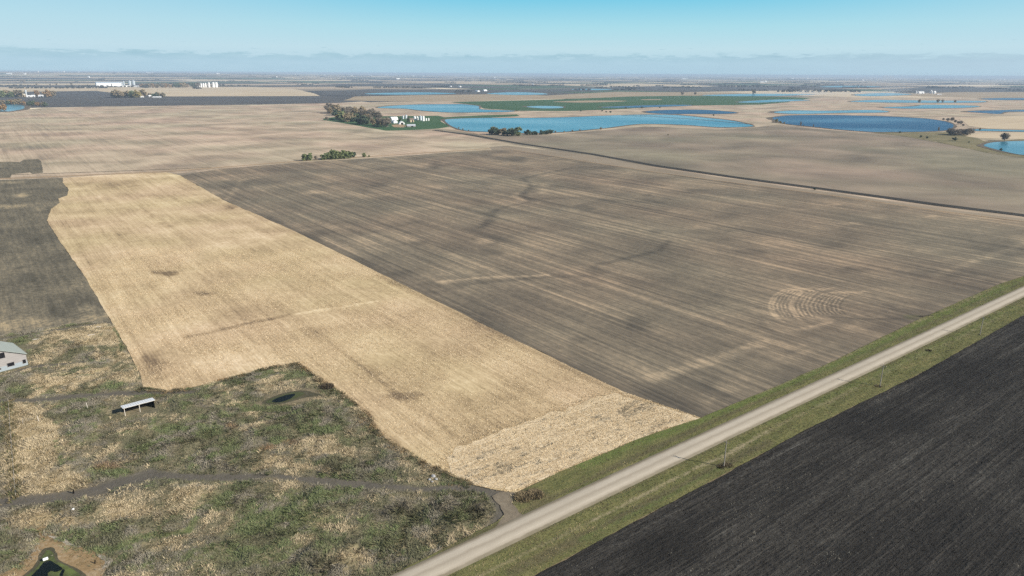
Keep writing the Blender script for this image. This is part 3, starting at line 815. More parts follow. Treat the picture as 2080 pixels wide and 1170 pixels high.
TF = rings + [
    ('c', 0, [(1158, 342), (1104, 354), (1063, 363), (1078, 378), (1059, 397), (1080, 409), (1008, 426), (998, 441), (980, 462)], 5, 0.9),
    ('c', 1, [(1040, 368), (1068, 372), (1070, 384), (1046, 398), (1066, 412)], 5, 0.5),
    ('c', 1, [(1110, 372), (1098, 392)], 9, 0.45),
    ('b', 0, 997, 441, 16, 12, 0.8), ('c', 0, [(1080, 405), (1180, 402), (1260, 410), (1340, 412)], 8, 0.5),
    ('c', 0, [(1360, 489), (1340, 510), (1247, 532), (1213, 537), (1206, 560)], 4, 0.75), ('b', 0, 1208, 550, 26, 16, 0.6),
    ('c', 1, [(890, 574), (991, 564), (1110, 561)], 3.5, 0.75), ('c', 0, [(900, 582), (1010, 572), (1120, 563), (1210, 562)], 4, 0.6),
    ('c', 1, [(1320, 772), (1420, 740), (1500, 714), (1560, 694)], 5, 0.6), ('c', 1, [(1900, 560), (1990, 528), (2080, 496), (2200, 455)], 5, 0.45),
    ('b', 0, 1739, 549, 60, 8, 0.8), ('b', 0, 1900, 557, 110, 9, 0.55), ('b', 0, 1298, 659, 40, 16, 0.85), ('b', 1, 1325, 660, 10, 3, 0.6), ('b', 0, 1180, 690, 36, 10, 0.5), ('b', 0, 1380, 800, 110, 34, 0.8), ('b', 0, 1800, 690, 160, 24, 0.4), ('b', 0, 1560, 790, 120, 30, 0.4), ('b', 0, 1960, 590, 120, 20, 0.4),
    ('b', 0, 847, 496, 22, 7, 0.8), ('b', 0, 997, 513, 30, 8, 0.7), ('b', 0, 1189, 422, 26, 7, 0.8), ('b', 0, 772, 376, 22, 6, 0.75), ('b', 0, 1332, 472, 20, 6, 0.6), ('b', 0, 1319, 402, 12, 8, 0.6),
    ('b', 0, 1523, 513, 34, 8, 0.55), ('b', 0, 1688, 499, 34, 6, 0.45), ('b', 0, 1407, 388, 20, 5, 0.5), ('b', 0, 884, 335, 12, 10, 0.65), ('b', 0, 1050, 322, 26, 5, 0.6), ('b', 0, 820, 558, 26, 10, 0.5),
    ('b', 0, 875, 580, 26, 8, 0.6), ('b', 0, 925, 582, 16, 7, 0.7), ('b', 0, 880, 595, 30, 5, 0.6), ('b', 0, 640, 470, 40, 10, 0.5), ('b', 0, 2030, 500, 60, 30, 0.45), ('b', 0, 1990, 545, 80, 22, 0.6),
    ('b', 0, 480, 375, 50, 10, 0.4), ('c', 1, [(490, 366), (478, 385), (462, 405)], 3.5, 0.5), ('b', 1, 1755, 638, 52, 14, 0.22), ('c', 0, [(1690, 645), (1760, 650), (1870, 648)], 2.5, 0.8),
    ('c', 0, [(1800, 620), (1850, 640), (1890, 648)], 2, 0.8), ('b', 0, 1690, 623, 14, 5, 0.7), ('b', 0, 1600, 690, 70, 16, 0.4), ('b', 0, 1460, 760, 90, 14, 0.35), ('b', 1, 985, 490, 22, 6, 0.6),
    ('b', 1, 1020, 496, 10, 3, 0.6), ('b', 1, 640, 390, 26, 4, 0.45), ('b', 1, 1694, 416, 18, 2.5, 0.6), ('b', 1, 1895, 440, 20, 2.5, 0.5), ('b', 1, 1735, 455, 26, 3, 0.5), ('b', 0, 1430, 470, 60, 6, 0.3),
    ('c', 0, [(1445, 832), (1540, 790), (1700, 715), (1860, 640), (2030, 565)], 9, 0.4), ('c', 0, [(1540, 660), (1590, 690), (1660, 680), (1720, 650)], 5, 0.5), ('c', 1, [(1560, 655), (1620, 672), (1690, 655)], 2, 0.4), ('c', 0, [(1500, 700), (1600, 720), (1700, 690)], 2.5, 0.4),
    ('c', 0, FIELD_L[4:], 6, 0.6), ('b', 2, 1860, 645, 24, 5, 0.6), ('b', 0, 1240, 340, 34, 6, 0.5), ('b', 0, 1320, 346, 40, 4, 0.55), ('b', 0, 1600, 600, 20, 8, 0.2),
]
c0 = np.array(G(1640, 620)[:2])
extra = c0 + (rng.random((9000, 2)) - 0.5) * np.array([62, 62])
fine_sheet('tilled_field', rough(px2w(TILLED), 6, 0.9, 2), MAT['tilled'], 0.30, TF, k=170, extra=extra, label='big brown tilled field with pale residue streaks in the centre', cat='field')

LOWER = [(960, 987), (910, 965), (850, 935), (800, 905), (762, 873), (745, 842), (700, 806), (668, 786), (640, 765), (602, 738), (560, 745), (500, 761), (400, 786), (345, 797), (296, 795), (283, 760), (255, 705), (230, 660), (170, 560), (120, 488), (95, 448),
         (104, 425), (122, 412), (118, 404), (136, 398), (140, 386), (128, 372)]
STUB = FIELD_L + [(1300, 893), (1130, 965), (1045, 1003), (1000, 996)] + LOWER
SF = [('c', 0, [(380, 686), (430, 676), (490, 661), (590, 641)], 3, 0.6), ('c', 1, [(590, 641), (680, 627), (765, 613)], 2.2, 0.9), ('b', 0, 345, 557, 20, 7, 0.95), ('b', 0, 320, 554, 16, 4, 0.6), ('b', 0, 412, 597, 22, 3.5, 0.55),
      ('b', 0, 312, 745, 36, 40, 0.55), ('b', 0, 830, 806, 45, 9, 0.55), ('c', 0, [(285, 425), (310, 445), (345, 463)], 2.5, 0.45), ('b', 1, 520, 480, 70, 10, 0.45), ('c', 0, [(800, 572), (930, 640), (1100, 720), (1240, 790)], 5, 0.42),
      ('b', 1, 260, 358, 120, 6, 0.55), ('b', 0, 220, 375, 60, 10, 0.28), ('b', 1, 560, 712, 60, 16, 0.35), ('b', 1, 480, 735, 160, 22, 0.4), ('c', 0, [(705, 720), (790, 790), (850, 820)], 0.8, 0.28), ('c', 0, [(855, 825), (900, 870), (935, 895)], 0.9, 0.35),
      ('b', 0, 980, 820, 100, 26, 0.25), ('b', 0, 470, 420, 14, 8, 0.5), ('c', 0, LOWER[3:9], 3, 0.5), ('b', 0, 1100, 780, 90, 28, 0.22), ('c', 1, LOWER[13:20], 4, 0.3)]
fine_sheet('stubble_field', rough(px2w(STUB), 4, 0.7, 3), MAT['stubble'], 0.36, SF, k=160, label='bright straw coloured stubble field running from the road to the far boundary', cat='field')
HEAD = [(935, 908), (1020, 876), (1130, 838), (1245, 800), (1320, 820), (1420, 851), (1300, 893), (1130, 964), (1045, 1002), (985, 990), (915, 966), (905, 940)]
HF = [('b', 0, 1000, 950, 70, 30, 0.38), ('b', 0, 1300, 830, 60, 20, 0.4), ('b', 0, 965, 915, 30, 10, 0.4), ('b', 0, 1210, 850, 30, 8, 0.3), ('b', 0, 1050, 940, 26, 30, 0.3), ('b', 0, 1340, 860, 20, 8, 0.35)]
fine_sheet('stubble_field', rough(px2w(HEAD), 1.6, 2.2, 4), MAT['headland'], 0.42, HF, k=190, label='paler headland of chopped stubble beside the gravel road', cat='field')

DARKL = [(-260, 376), (0, 366), (128, 362), (128, 372), (140, 386), (136, 398), (118, 404), (122, 412), (104, 425), (95, 448), (120, 488), (170, 560), (230, 660), (200, 657), (120, 664), (60, 674), (0, 684), (-260, 705)]
DF = [('b', 1, 45, 397, 14, 5, 0.9), ('b', 1, 20, 372, 40, 4, 0.4), ('b', 1, 20, 420, 50, 5, 0.5), ('b', 1, 75, 425, 10, 6, 0.5), ('c', 0, [(40, 540), (90, 600), (110, 640)], 1.2, 0.8), ('b', 1, 40, 660, 130, 20, 0.6), ('b', 1, 190, 640, 40, 20, 0.5), ('c', 0, [(60, 470), (130, 560), (200, 640)], 1.2, 0.6)]
fine_sheet('worked_field', rough(px2w(DARKL), 4, 0.7, 6), MAT['dark_left'], 0.28, DF, k=130, label='dark worked field at the left edge above the barn', cat='field')

# the pasture
PAST = [(-260, 703), (0, 682), (60, 672), (120, 662), (200, 655), (230, 660), (255, 705), (283, 760), (296, 795), (345, 797), (400, 786), (500, 761), (560, 745), (602, 738), (640, 765), (668, 786), (700, 806), (745, 842),
        (762, 873), (800, 905), (850, 935), (910, 965), (960, 987), (1020, 1000), (1050, 1006), (1040, 1030), (1010, 1062), (900, 1118), (780, 1178), (660, 1240), (-260, 1240)]
TRACKS = [[(-80, 1030), (0, 1025), (90, 1018), (150, 1010), (215, 992), (300, 966)], [(300, 966), (370, 971), (450, 972), (560, 970), (700, 985), (850, 995), (960, 994), (1020, 1005)],
          [(-80, 820), (0, 816), (60, 816), (150, 808), (250, 800), (330, 797), (385, 800)], [(0, 766), (60, 747), (170, 737)], [(1000, 1000), (1028, 1035), (1005, 1075)],
          [(0, 690), (110, 672), (190, 660)]]
TRW = [4.6, 2.6, 3.2, 1.8, 4.0, 2.4]
STRAW = [(60, 900, 60, 90, .9), (90, 990, 110, 40, .8), (130, 780, 80, 20, .7), (60, 835, 40, 14, .5), (240, 690, 60, 60, .5), (90, 1060, 110, 30, .8), (260, 1040, 60, 26, .75), (380, 1015, 60, 22, .5), (560, 800, 60, 14, .35), (640, 915, 60, 26, .45),
         (560, 940, 50, 18, .55), (330, 1100, 60, 24, .4), (640, 1060, 40, 20, .4), (890, 1100, 130, 30, .55), (820, 950, 24, 14, .6), (160, 690, 60, 14, .6), (250, 770, 40, 16, .55), (700, 1140, 80, 30, .35), (40, 660, 90, 12, .3), (620, 1100, 30, 14, .6), (520, 870, 40, 14, .5), (240, 935, 60, 25, .5)]
GREEN = [(240, 965, 40, 8, .8), (330, 870, 50, 22, .6), (150, 840, 26, 10, .6), (540, 830, 60, 10, .7), (640, 870, 40, 16, .6), (560, 900, 30, 10, .6), (560, 1060, 130, 50, .75), (440, 1030, 60, 30, .5), (450, 930, 30, 12, .6), (200, 1120, 50, 10, .8), (600, 1020, 70, 24, .5),
         (410, 890, 30, 20, .5), (380, 780, 60, 14, .3), (760, 1080, 60, 40, .4), (300, 800, 40, 8, .5), (860, 1060, 60, 16, .3), (560, 765, 60, 12, .6), (470, 1130, 100, 30, .45), (720, 900, 40, 20, .4)]
def pasture_mask(P):
    m = paint(P, [('c', 0, t_, w_, 1.0) for t_, w_ in zip(TRACKS, TRW)] + [('c', 0, [(385, 800), (425, 838), (470, 885)], 1.0, 0.7), ('c', 1, [(60, 820), (85, 850), (120, 872)], 1.0, 0.9), ('c', 0, [(72, 822), (98, 848), (130, 870), (180, 880)], 0.7, 0.7),
               ('c', 1, [(66, 808), (110, 786), (160, 766), (215, 752)], 2.6, 1.0), ('c', 1, [(70, 795), (120, 778), (165, 758)], 2.0, 0.9), ('c', 2, [(120, 782), (165, 766), (212, 752)], 0.9, 1.0), ('c', 1, [(222, 664), (240, 690), (240, 722)], 1.0, 0.9), ('c', 2, [(232, 668), (246, 694), (245, 716)], 0.8, 1.0),
               ('c', 1, [(168, 678), (186, 692), (198, 712), (200, 738)], 1.3, 1.0), ('c', 0, [(122, 893), (128, 925), (136, 946)], 0.6, 0.8), ('c', 2, [(112, 900), (122, 930), (126, 950)], 0.7, 0.9), ('c', 1, [(40, 826), (46, 880), (40, 950), (50, 1000)], 2.5, 0.8),
               ('c', 2, [(228, 1124), (290, 1098), (380, 1084), (400, 1056)], 2.2, 1.0), ('c', 0, [(236, 1126), (292, 1102), (384, 1088)], 0.8, 0.8), ('c', 1, [(440, 800), (520, 785), (570, 770)], 2, 0.5), ('c', 1, [(520, 955), (600, 950), (700, 968)], 1.6, 0.7), ('c', 0, [(420, 905), (430, 930)], 0.6, 0.6)] + [('b', 1, *s_) for s_ in STRAW] + [('b', 2, *s_) for s_ in GREEN]
              + [('b', 0, 580, 808, 76, 20, 0.45), ('b', 0, 285, 835, 40, 16, 0.35), ('b', 0, 250, 990, 90, 20, 0.7), ('b', 0, 130, 755, 70, 12, 0.5)])
    return m
MUDW = px2w(smooth_poly([(-120, 1178), (0, 1168), (36, 1150), (66, 1124), (80, 1096), (76, 1078), (92, 1072), (128, 1098), (160, 1112), (212, 1128), (226, 1140), (212, 1165), (190, 1200), (120, 1240), (-60, 1240)], 3))
RIMW = px2w(smooth_poly([(508, 824), (545, 805), (590, 793), (640, 792), (664, 806), (640, 812), (606, 820), (560, 828), (528, 829)], 4))
SHEDW = px2w([(225, 842), (240, 815), (310, 800), (330, 826), (325, 842), (254, 856)])
BARNW = px2w([(-70, 785), (64, 748), (58, 690), (-70, 700)])
def pasture_relief(P):
    d = polyline_dist(P, np.concatenate([px2w(PAST), px2w(PAST)[:1]]))
    f_ = sstep(d / 6)
    for q in (MUDW, RIMW, SHEDW, BARNW):
        dq = polyline_dist(P, np.concatenate([q, q[:1]]))
        f_ = f_ * np.where(inside(P, q), 0, sstep(dq / 5))
    for t_ in TRACKS:
        f_ = f_ * (0.25 + 0.75 * sstep((polyline_dist(P, px2w(t_)) - 1.5) / 4))
    return np.maximum(fbm(P[:, 0] / 9, P[:, 1] / 9, 3, 3) - 0.30, 0) * 2.4 * f_
PASTW = rough(px2w(PAST), 3, 0.8, 7)
fine_sheet('pasture', PASTW, MAT['pasture'], 0.26, pasture_mask, k=200, relief=pasture_relief, label='rough pasture of dry straw grass and green weeds in the lower left', cat='pasture')

def relief_at(x, y):
    return 0.26 + float(pasture_relief(np.array([[x, y]]))[0])

flat_sheet('shore', rough(MUDW, 0.8, 0.55, 5), MAT['mud'], 0.34, 'tan mud shore round the green pond in the lower left corner', 'shore')
far('shore', smooth_poly([(96, 1090), (120, 1102), (150, 1112), (168, 1114), (150, 1108), (124, 1094)], 3), 'salt', 0.37, 'white crusted streak along the top of the pond mud', 'shore', amp=0.3, step=0.7)
far('shore', smooth_poly([(196, 1128), (214, 1130), (228, 1139), (224, 1150), (208, 1158), (214, 1142)], 3), 'salt', 0.37, 'white crusted patch at the right point of the pond mud', 'shore', amp=0.4, step=0.7)
far('pond', smooth_poly([(20, 1195), (50, 1170), (72, 1150), (80, 1128), (92, 1115), (112, 1118), (120, 1138), (140, 1149), (160, 1160), (178, 1175), (170, 1215), (90, 1235)], 4), 'wet_mud_and_shadow', 0.38, 'dark wet rim of the green pond', 'pond', amp=0.3, step=0.7)
far('pond', smooth_poly([(30, 1195), (58, 1170), (80, 1150), (88, 1130), (97, 1121), (107, 1124), (114, 1141), (134, 1151), (152, 1161), (165, 1175), (160, 1215), (90, 1235)], 4), 'algae', 0.42, 'green scummy pond in the lower left corner', 'pond', amp=0.3, step=0.6)
far('pond', smooth_poly([(48, 1190), (72, 1166), (92, 1143), (106, 1144), (118, 1150), (127, 1158), (116, 1164), (104, 1163), (98, 1172), (96, 1200), (70, 1215)], 3), 'water_black', 0.46, 'open black water inside the green pond', 'pond', amp=0.35, step=0.5)
far('pond', smooth_poly([(122, 1170), (128, 1160), (132, 1162), (126, 1176)], 3), 'water_black', 0.46, 'small black gap in the pond scum', 'pond', amp=0.15, step=0.4)
flat_sheet('shore', rough(RIMW, 0.8, 0.5, 6), MAT['meadow_rim'], 0.34, 'brown rim of the small oval pond in the pasture', 'shore')
far('pond', smooth_poly([(532, 819), (556, 807), (590, 797), (618, 795), (640, 800), (660, 807), (628, 808), (601, 815), (569, 823), (545, 824)], 4), 'wet_mud_and_shadow', 0.38, 'dark wet rim of the oval pasture pond with a painted shadow at its right', 'pond', amp=0.25, step=0.7)  # the long right tail is shadow laid down as a dark sheet
far('pond', smooth_poly([(540, 818), (560, 809), (590, 800), (612, 798), (618, 802), (598, 812), (569, 820), (548, 821)], 4), 'murk', 0.42, 'small oval murky pond in the pasture below the field corner', 'pond', amp=0.25, step=0.7)
far('pond', smooth_poly([(552, 817), (570, 808), (598, 802), (594, 809), (578, 817), (560, 820)], 4), 'water_black', 0.46, 'dark open water in the oval pasture pond', 'pond', amp=0.25, step=0.5)

far('earth', [(-400, 400), (0, 375), (900, 620), (1300, 830), (2080, 560), (2500, 400), (2500, 1500), (-400, 1500)], 'meadow_rim', 0.12, 'bare earth showing between the near fields and the verges', 'ground', amp=0)

# ------------------------------------------------------------------ road and verges
R_UP = [(700, 1222), (862, 1150), (1000, 1084), (1280, 954), (1560, 826), (1820, 706), (2080, 585), (2400, 440)]
R_LO = [(740, 1248), (900, 1169), (1000, 1121), (1280, 985), (1560, 851), (1820, 728), (2080, 601), (2400, 453)]
V_LEFT = [(640, 1248), (780, 1178), (900, 1118), (1010, 1062), (1040, 1030), (1050, 1004), (1130, 964), (1300, 892), (1425, 850), (1540, 802), (1691, 736), (1858, 654), (2028, 579), (2080, 562), (2400, 424)]
V_RIGHT = [(930, 1260), (1090, 1170), (1300, 1056), (1510, 944), (1626, 880), (1709, 839), (1862, 764), (2080, 641), (2400, 463)]
PATHV = [(960, 1180), (1000, 1160), (1203, 1061), (1414, 953), (1470, 930), (1560, 877), (1640, 838), (1725, 797), (1794, 760), (1882, 715), (1924, 699), (2080, 622)]
fine_sheet('road_verge', rough(px2w(V_LEFT + R_UP[::-1]), 2.5, 0.35, 8), MAT['verge'], 0.45,
           [('c', 2, [(1180, 950), (1300, 900), (1425, 855), (1560, 800), (1700, 740), (1880, 655), (2080, 568)], 2.6, 0.9), ('c', 0, [(900, 1125), (1010, 1070), (1110, 1020), (1280, 935), (1500, 835), (1820, 690), (2080, 572)], 1.6, 0.75),
            ('b', 1, 1028, 1040, 22, 26, 0.5), ('b', 0, 1060, 1010, 60, 18, 0.6), ('b', 0, 900, 1110, 70, 20, 0.5), ('c', 1, [(1540, 803), (1691, 738), (1858, 657), (2028, 582)], 0.7, 0.6)], k=190, label='grassy verge on the field side of the gravel road', cat='verge')
fine_sheet('road_verge', rough(px2w(R_LO + V_RIGHT[::-1]), 2.5, 0.35, 9), MAT['verge'], 0.45,
           [('c', 1, PATHV[:3], 0.7, 0.35), ('c', 1, PATHV[2:6], 0.8, 0.75), ('c', 1, PATHV[5:], 0.8, 0.4), ('c', 0, [(1000, 1128), (1280, 992), (1560, 857), (1820, 734), (2080, 607)], 0.9, 0.7), ('c', 0, [(1040, 1165), (1200, 1085), (1420, 972), (1560, 900)], 2.4, 0.75),
            ('c', 2, [(1560, 862), (1700, 800), (1900, 706), (2060, 625)], 2.2, 0.5), ('c', 2, [(1180, 1100), (1330, 1025), (1470, 950)], 1.2, 0.7), ('b', 0, 1462, 950, 26, 8, 0.6)], k=190, label='wide grassy verge on the ploughed side of the gravel road', cat='verge')
far('driveway', [(1018, 1000), (1045, 1004), (1042, 1024), (1052, 1044), (1080, 1054), (1010, 1086), (975, 1100), (1005, 1072), (1022, 1052), (1018, 1030), (1000, 1010)], 'drive', 0.475, 'worn dirt entrance joining the gravel road', 'driveway', amp=0.9, step=1.5)
fine_sheet('ploughed_field', rough(px2w(V_RIGHT + [(2400, 1500), (930, 1500)]), 1.6, 0.55, 10), MAT['plough'], 0.30,
           [('c', 1, [(1230, 1120), (1450, 1002), (1700, 862), (1900, 756), (2080, 650)], 2.2, 0.45), ('b', 1, 1560, 1090, 180, 36, 0.25), ('b', 1, 1900, 900, 120, 60, 0.28), ('b', 0, 1750, 860, 180, 40, 0.5), ('b', 0, 1980, 1060, 100, 80, 0.3), ('b', 0, 1350, 1110, 120, 40, 0.4), ('b', 0, 1960, 770, 130, 40, 0.4)],
           k=110, label='black ploughed field filling the lower right corner', cat='field')

def build_road():
    def resample(P, n=140):
        seg = np.hypot(*np.diff(P, axis=0).T); L = np.concatenate([[0], np.cumsum(seg)])
        s_ = np.linspace(0, L[-1], n)
        return np.stack([np.interp(s_, L, P[:, 0]), np.interp(s_, L, P[:, 1])], 1), s_
    A = px2w(R_UP); B = px2w(R_LO)
    C, s_ = resample((A + B) / 2)
    # smooth the centre line
    for _ in range(30):
        C[1:-1] = (C[:-2] + 2 * C[1:-1] + C[2:]) / 4
    d = np.gradient(C, axis=0); d /= np.hypot(d[:, 0], d[:, 1])[:, None]
    nrm = np.stack([-d[:, 1], d[:, 0]], 1)
    hw = 3.05
    prof = [(-hw - 1.0, 0.49, 0.0), (-hw, 0.68, 0.13), (-1.5, 0.76, 0.36), (0, 0.80, 0.5), (1.5, 0.76, 0.64), (hw, 0.68, 0.87), (hw + 1.0, 0.49, 1.0)]
    vs = []; uv = []
    for i in range(len(C)):
        for o_, z_, u_ in prof:
            q = C[i] - nrm[i] * o_ * -1
            vs.append((q[0], q[1], z_)); uv.append((u_, s_[i]))
    k = len(prof); fs = []
    for i in range(len(C) - 1):
        for j in range(k - 1):
            fs.append((i * k + j, (i + 1) * k + j, (i + 1) * k + j + 1, i * k + j + 1))
    me = bpy.data.meshes.new('road')
    me.from_pydata(vs, [], fs)
    me.update()
    if me.polygons[0].normal.z < 0:
        me.flip_normals()
    ul = me.uv_layers.new(name='UVMap')
    for lp in me.loops:
        ul.data[lp.index].uv = uv[lp.vertex_index]
    for p in me.polygons:
        p.use_smooth = True
    tag(link('road', me, MAT['road']), 'straight pale gravel road with wheel tracks crossing the lower right', 'road', kind='structure')
    return C
ROADC = build_road()

# ------------------------------------------------------------------ grass as blades
def grass_mesh(name, P, Z, H, Wd, tint, blades, lean, label, cat, bwide=1.0, along=None):
    """P (n,2) roots, Z base height, H heights, tint (n,3); each root carries several blades"""
    n = len(P); N = n * blades
    idx = np.repeat(np.arange(n), blades)
    a = rng.random(N) * 2 * np.pi
    rad = np.sqrt(rng.random(N)) * Wd[idx]
    bx = P[idx, 0] + np.cos(a) * rad; by = P[idx, 1] + np.sin(a) * rad
    h = H[idx] * (0.5 + 0.7 * rng.random(N))
    b = rng.random(N) * 2 * np.pi
    bw = (0.05 + 0.08 * rng.random(N)) * (0.6 + Wd[idx]) * bwide
    comb = fbm(bx / 5, by / 5, 17, 2) * 12.0 if along is None else along + np.pi * (rng.random(N) < 0.5)
    la = np.where(rng.random(N) < 0.7, comb + rng.normal(0, 0.5, N), a); ll = h * lean * (0.4 + rng.random(N))
    z0 = Z[idx] - 0.05
    v = np.empty((N, 3, 3), np.float32)
    v[:, 0] = np.stack([bx + np.cos(b) * bw, by + np.sin(b) * bw, z0], 1)
    v[:, 1] = np.stack([bx - np.cos(b) * bw, by - np.sin(b) * bw, z0], 1)
    v[:, 2] = np.stack([bx + np.cos(la) * ll, by + np.sin(la) * ll, z0 + h], 1)
    me = bpy.data.meshes.new(name)
    me.vertices.add(N * 3); me.vertices.foreach_set('co', v.ravel())
    me.loops.add(N * 3); me.loops.foreach_set('vertex_index', np.arange(N * 3, dtype=np.int32))
    me.polygons.add(N); me.polygons.foreach_set('loop_start', np.arange(0, N * 3, 3, dtype=np.int32))
    me.update(calc_edges=True)
    c = np.ones((N, 3, 4), np.float32)
    c[:, :, :3] = (tint[idx] * (0.75 + 0.5 * rng.random((N, 1))))[:, None, :]
    me.attributes.new('tint', 'FLOAT_COLOR', 'POINT').data.foreach_set('color', c.ravel())
    return tag(link(name, me, MAT['tuft']), label, cat, kind='stuff')

def scatter(poly, n):
    lo, hi = poly.min(0), poly.max(0)
    lo = np.maximum(lo, [-260, 90]); hi = np.minimum(hi, [420, 460])
    P = lo + rng.random((n, 2)) * (hi - lo)
    return P[inside(P, poly)]

def seen(P, mx=60):
    """keep roots inside the picture plus a margin"""
    d = np.column_stack([P, np.full(len(P), -CAM_H)])
    f_ = d @ np.array(fw); x = CX + FPX * (d @ np.array(RT)) / f_; y = CY - FPX * (d @ np.array(UP)) / f_
    return (f_ > 0) & (x > -mx) & (x < 2080 + mx) & (y < 1170 + mx)

P = scatter(PASTW, 190000)
P = P[seen(P)]
mk = pasture_mask(P)
keepout = []
SHED_PX = [(236, 832), (300, 808), (322, 826), (322, 838), (254, 852)]
BARN_PX = [(-60, 780), (60, 744), (54, 700), (-60, 720)]
keepout += [px2w(SHED_PX), px2w(BARN_PX)]
bad = mk[:, 0] > 0.15 + 0.8 * rng.random(len(mk))
for kq in keepout:
    bad |= inside(P, kq)
for q in (MUDW, RIMW):
    bad |= inside(P, q) & (polyline_dist(P, np.concatenate([q, q[:1]])) > np.abs(rng.normal(0, 1.8, len(P))))
P = P[~bad]; mk = mk[~bad]
n1 = fbm(P[:, 0] / 13, P[:, 1] / 13, 21, 4); n2 = fbm(P[:, 0] / 4, P[:, 1] / 4, 31, 3); n3 = rng.random(len(P))
n4 = fbm(P[:, 0] / 2.2, P[:, 1] / 2.2, 71, 3)
jit = rng.normal(0, 0.035, len(P))
straw = sstep((n1 * 0.68 + n4 * 0.32 + mk[:, 1] * 0.25 - mk[:, 2] * 0.18 + jit - 0.535) / 0.12)
green = sstep((n2 * 0.6 + n4 * 0.4 + mk[:, 2] * 0.28 - mk[:, 1] * 0.16 + jit - 0.505) / 0.12)
cs, cg, cw, cr = np.array([0.47, 0.385, 0.25]), np.array([0.155, 0.180, 0.085]), np.array([0.245, 0.22, 0.17]), np.array([0.27, 0.17, 0.095])
cw2 = np.array([0.15, 0.147, 0.088])
wt_ = sstep((fbm(P[:, 0] / 6, P[:, 1] / 6, 91, 3) - 0.42) / 0.16)[:, None]
tint = cw * wt_ + cw2 * (1 - wt_)
tint = tint * (1 - green[:, None]) + cg * green[:, None]
tint = tint * (1 - straw[:, None]) + cs * straw[:, None]
rust = paint(P, [('b', 0, 590, 905, 26, 10, 0.9), ('b', 0, 545, 913, 26, 9, 0.8), ('b', 0, 470, 870, 14, 10, 0.6), ('b', 0, 215, 950, 30, 8, 0.6), ('b', 0, 25, 748, 30, 5, 0.8)])[:, :1]
tint = tint * (1 - rust) + cr * rust
brush = paint(P, [('b', 0, 965, 1045, 26, 26, 0.9), ('b', 0, 910, 1045, 46, 24, 0.75), ('b', 0, 830, 1045, 50, 22, 0.6), ('b', 0, 760, 1105, 60, 24, 0.55), ('b', 0, 660, 1150, 60, 20, 0.5), ('b', 0, 850, 940, 50, 16, 0.6), ('b', 0, 740, 880, 30, 26, 0.6), ('b', 0, 660, 850, 50, 14, 0.5), ('b', 0, 700, 950, 60, 16, 0.45),
                 ('b', 0, 420, 905, 60, 26, 0.5), ('b', 0, 250, 935, 40, 12, 0.35), ('b', 0, 330, 1050, 60, 18, 0.35), ('b', 0, 480, 1030, 50, 18, 0.4), ('b', 0, 140, 712, 40, 12, 0.6), ('b', 0, 470, 1100, 60, 12, 0.4), ('b', 0, 20, 1065, 30, 16, 0.6), ('b', 0, 580, 1080, 60, 10, 0.5)])[:, :1]
bk_ = brush[:, 0] * sstep((n4 - 0.36) / 0.2)
tint = tint * (1 - 0.8 * bk_[:, None]) + np.array([0.105, 0.088, 0.058]) * 0.8 * bk_[:, None]
hh = 0.22 + 0.45 * n2 * rng.random(len(P)) + 0.28 * (n1 < 0.44) + 1.3 * bk_ * sstep((n4 - 0.42) / 0.2) * rng.random(len(P)) + 0.45 * straw * sstep((n4 - 0.5) / 0.15) * rng.random(len(P))
zz = 0.26 + pasture_relief(P)
grass_mesh('pasture_grass', P, zz, hh, 0.3 + 0.3 * rng.random(len(P)), tint, 8, 1.2, 'tussocks of dry straw and green grass covering the pasture', 'grass')

# tall weeds crowding the edge of the stubble
edge = px2w([(285, 790), (345, 797), (400, 786), (500, 761), (560, 745), (602, 738), (640, 765), (668, 786), (700, 806), (745, 842), (762, 873), (800, 905), (850, 935), (910, 965), (960, 987)])
pts = []
for a, b in zip(edge[:-1], edge[1:]):
    L = np.hypot(*(b - a)); k = int(L * 26)
    t_ = rng.random(k)[:, None]
    nn = np.array([-(b - a)[1], (b - a)[0]]) / L
    pts.append(a + (b - a) * t_ + nn * (0.9 - np.abs(rng.normal(0, 2.2, k)))[:, None])
P = np.concatenate(pts)
cc = np.array([[0.085, 0.095, 0.045], [0.12, 0.10, 0.062], [0.24, 0.18, 0.10], [0.32, 0.215, 0.11]])[np.clip((fbm(P[:, 0] / 6, P[:, 1] / 6, 15, 2) * 5 - 0.6 + rng.normal(0, 0.5, len(P))).astype(int), 0, 3)]
keep = rng.random(len(P)) < sstep((fbm(P[:, 0] / 5, P[:, 1] / 5, 13, 3) - 0.32) / 0.3)
P = P[keep]; cc = cc[keep]
grass_mesh('field_edge_weeds', P, 0.3 + 0 * P[:, 0], 0.25 + 1.1 * fbm(P[:, 0] / 3, P[:, 1] / 3, 14, 2) * rng.random(len(P)), 0.3 + 0 * P[:, 0], cc, 5, 0.9, 'tall dark weeds along the lower edge of the stubble field', 'weeds')

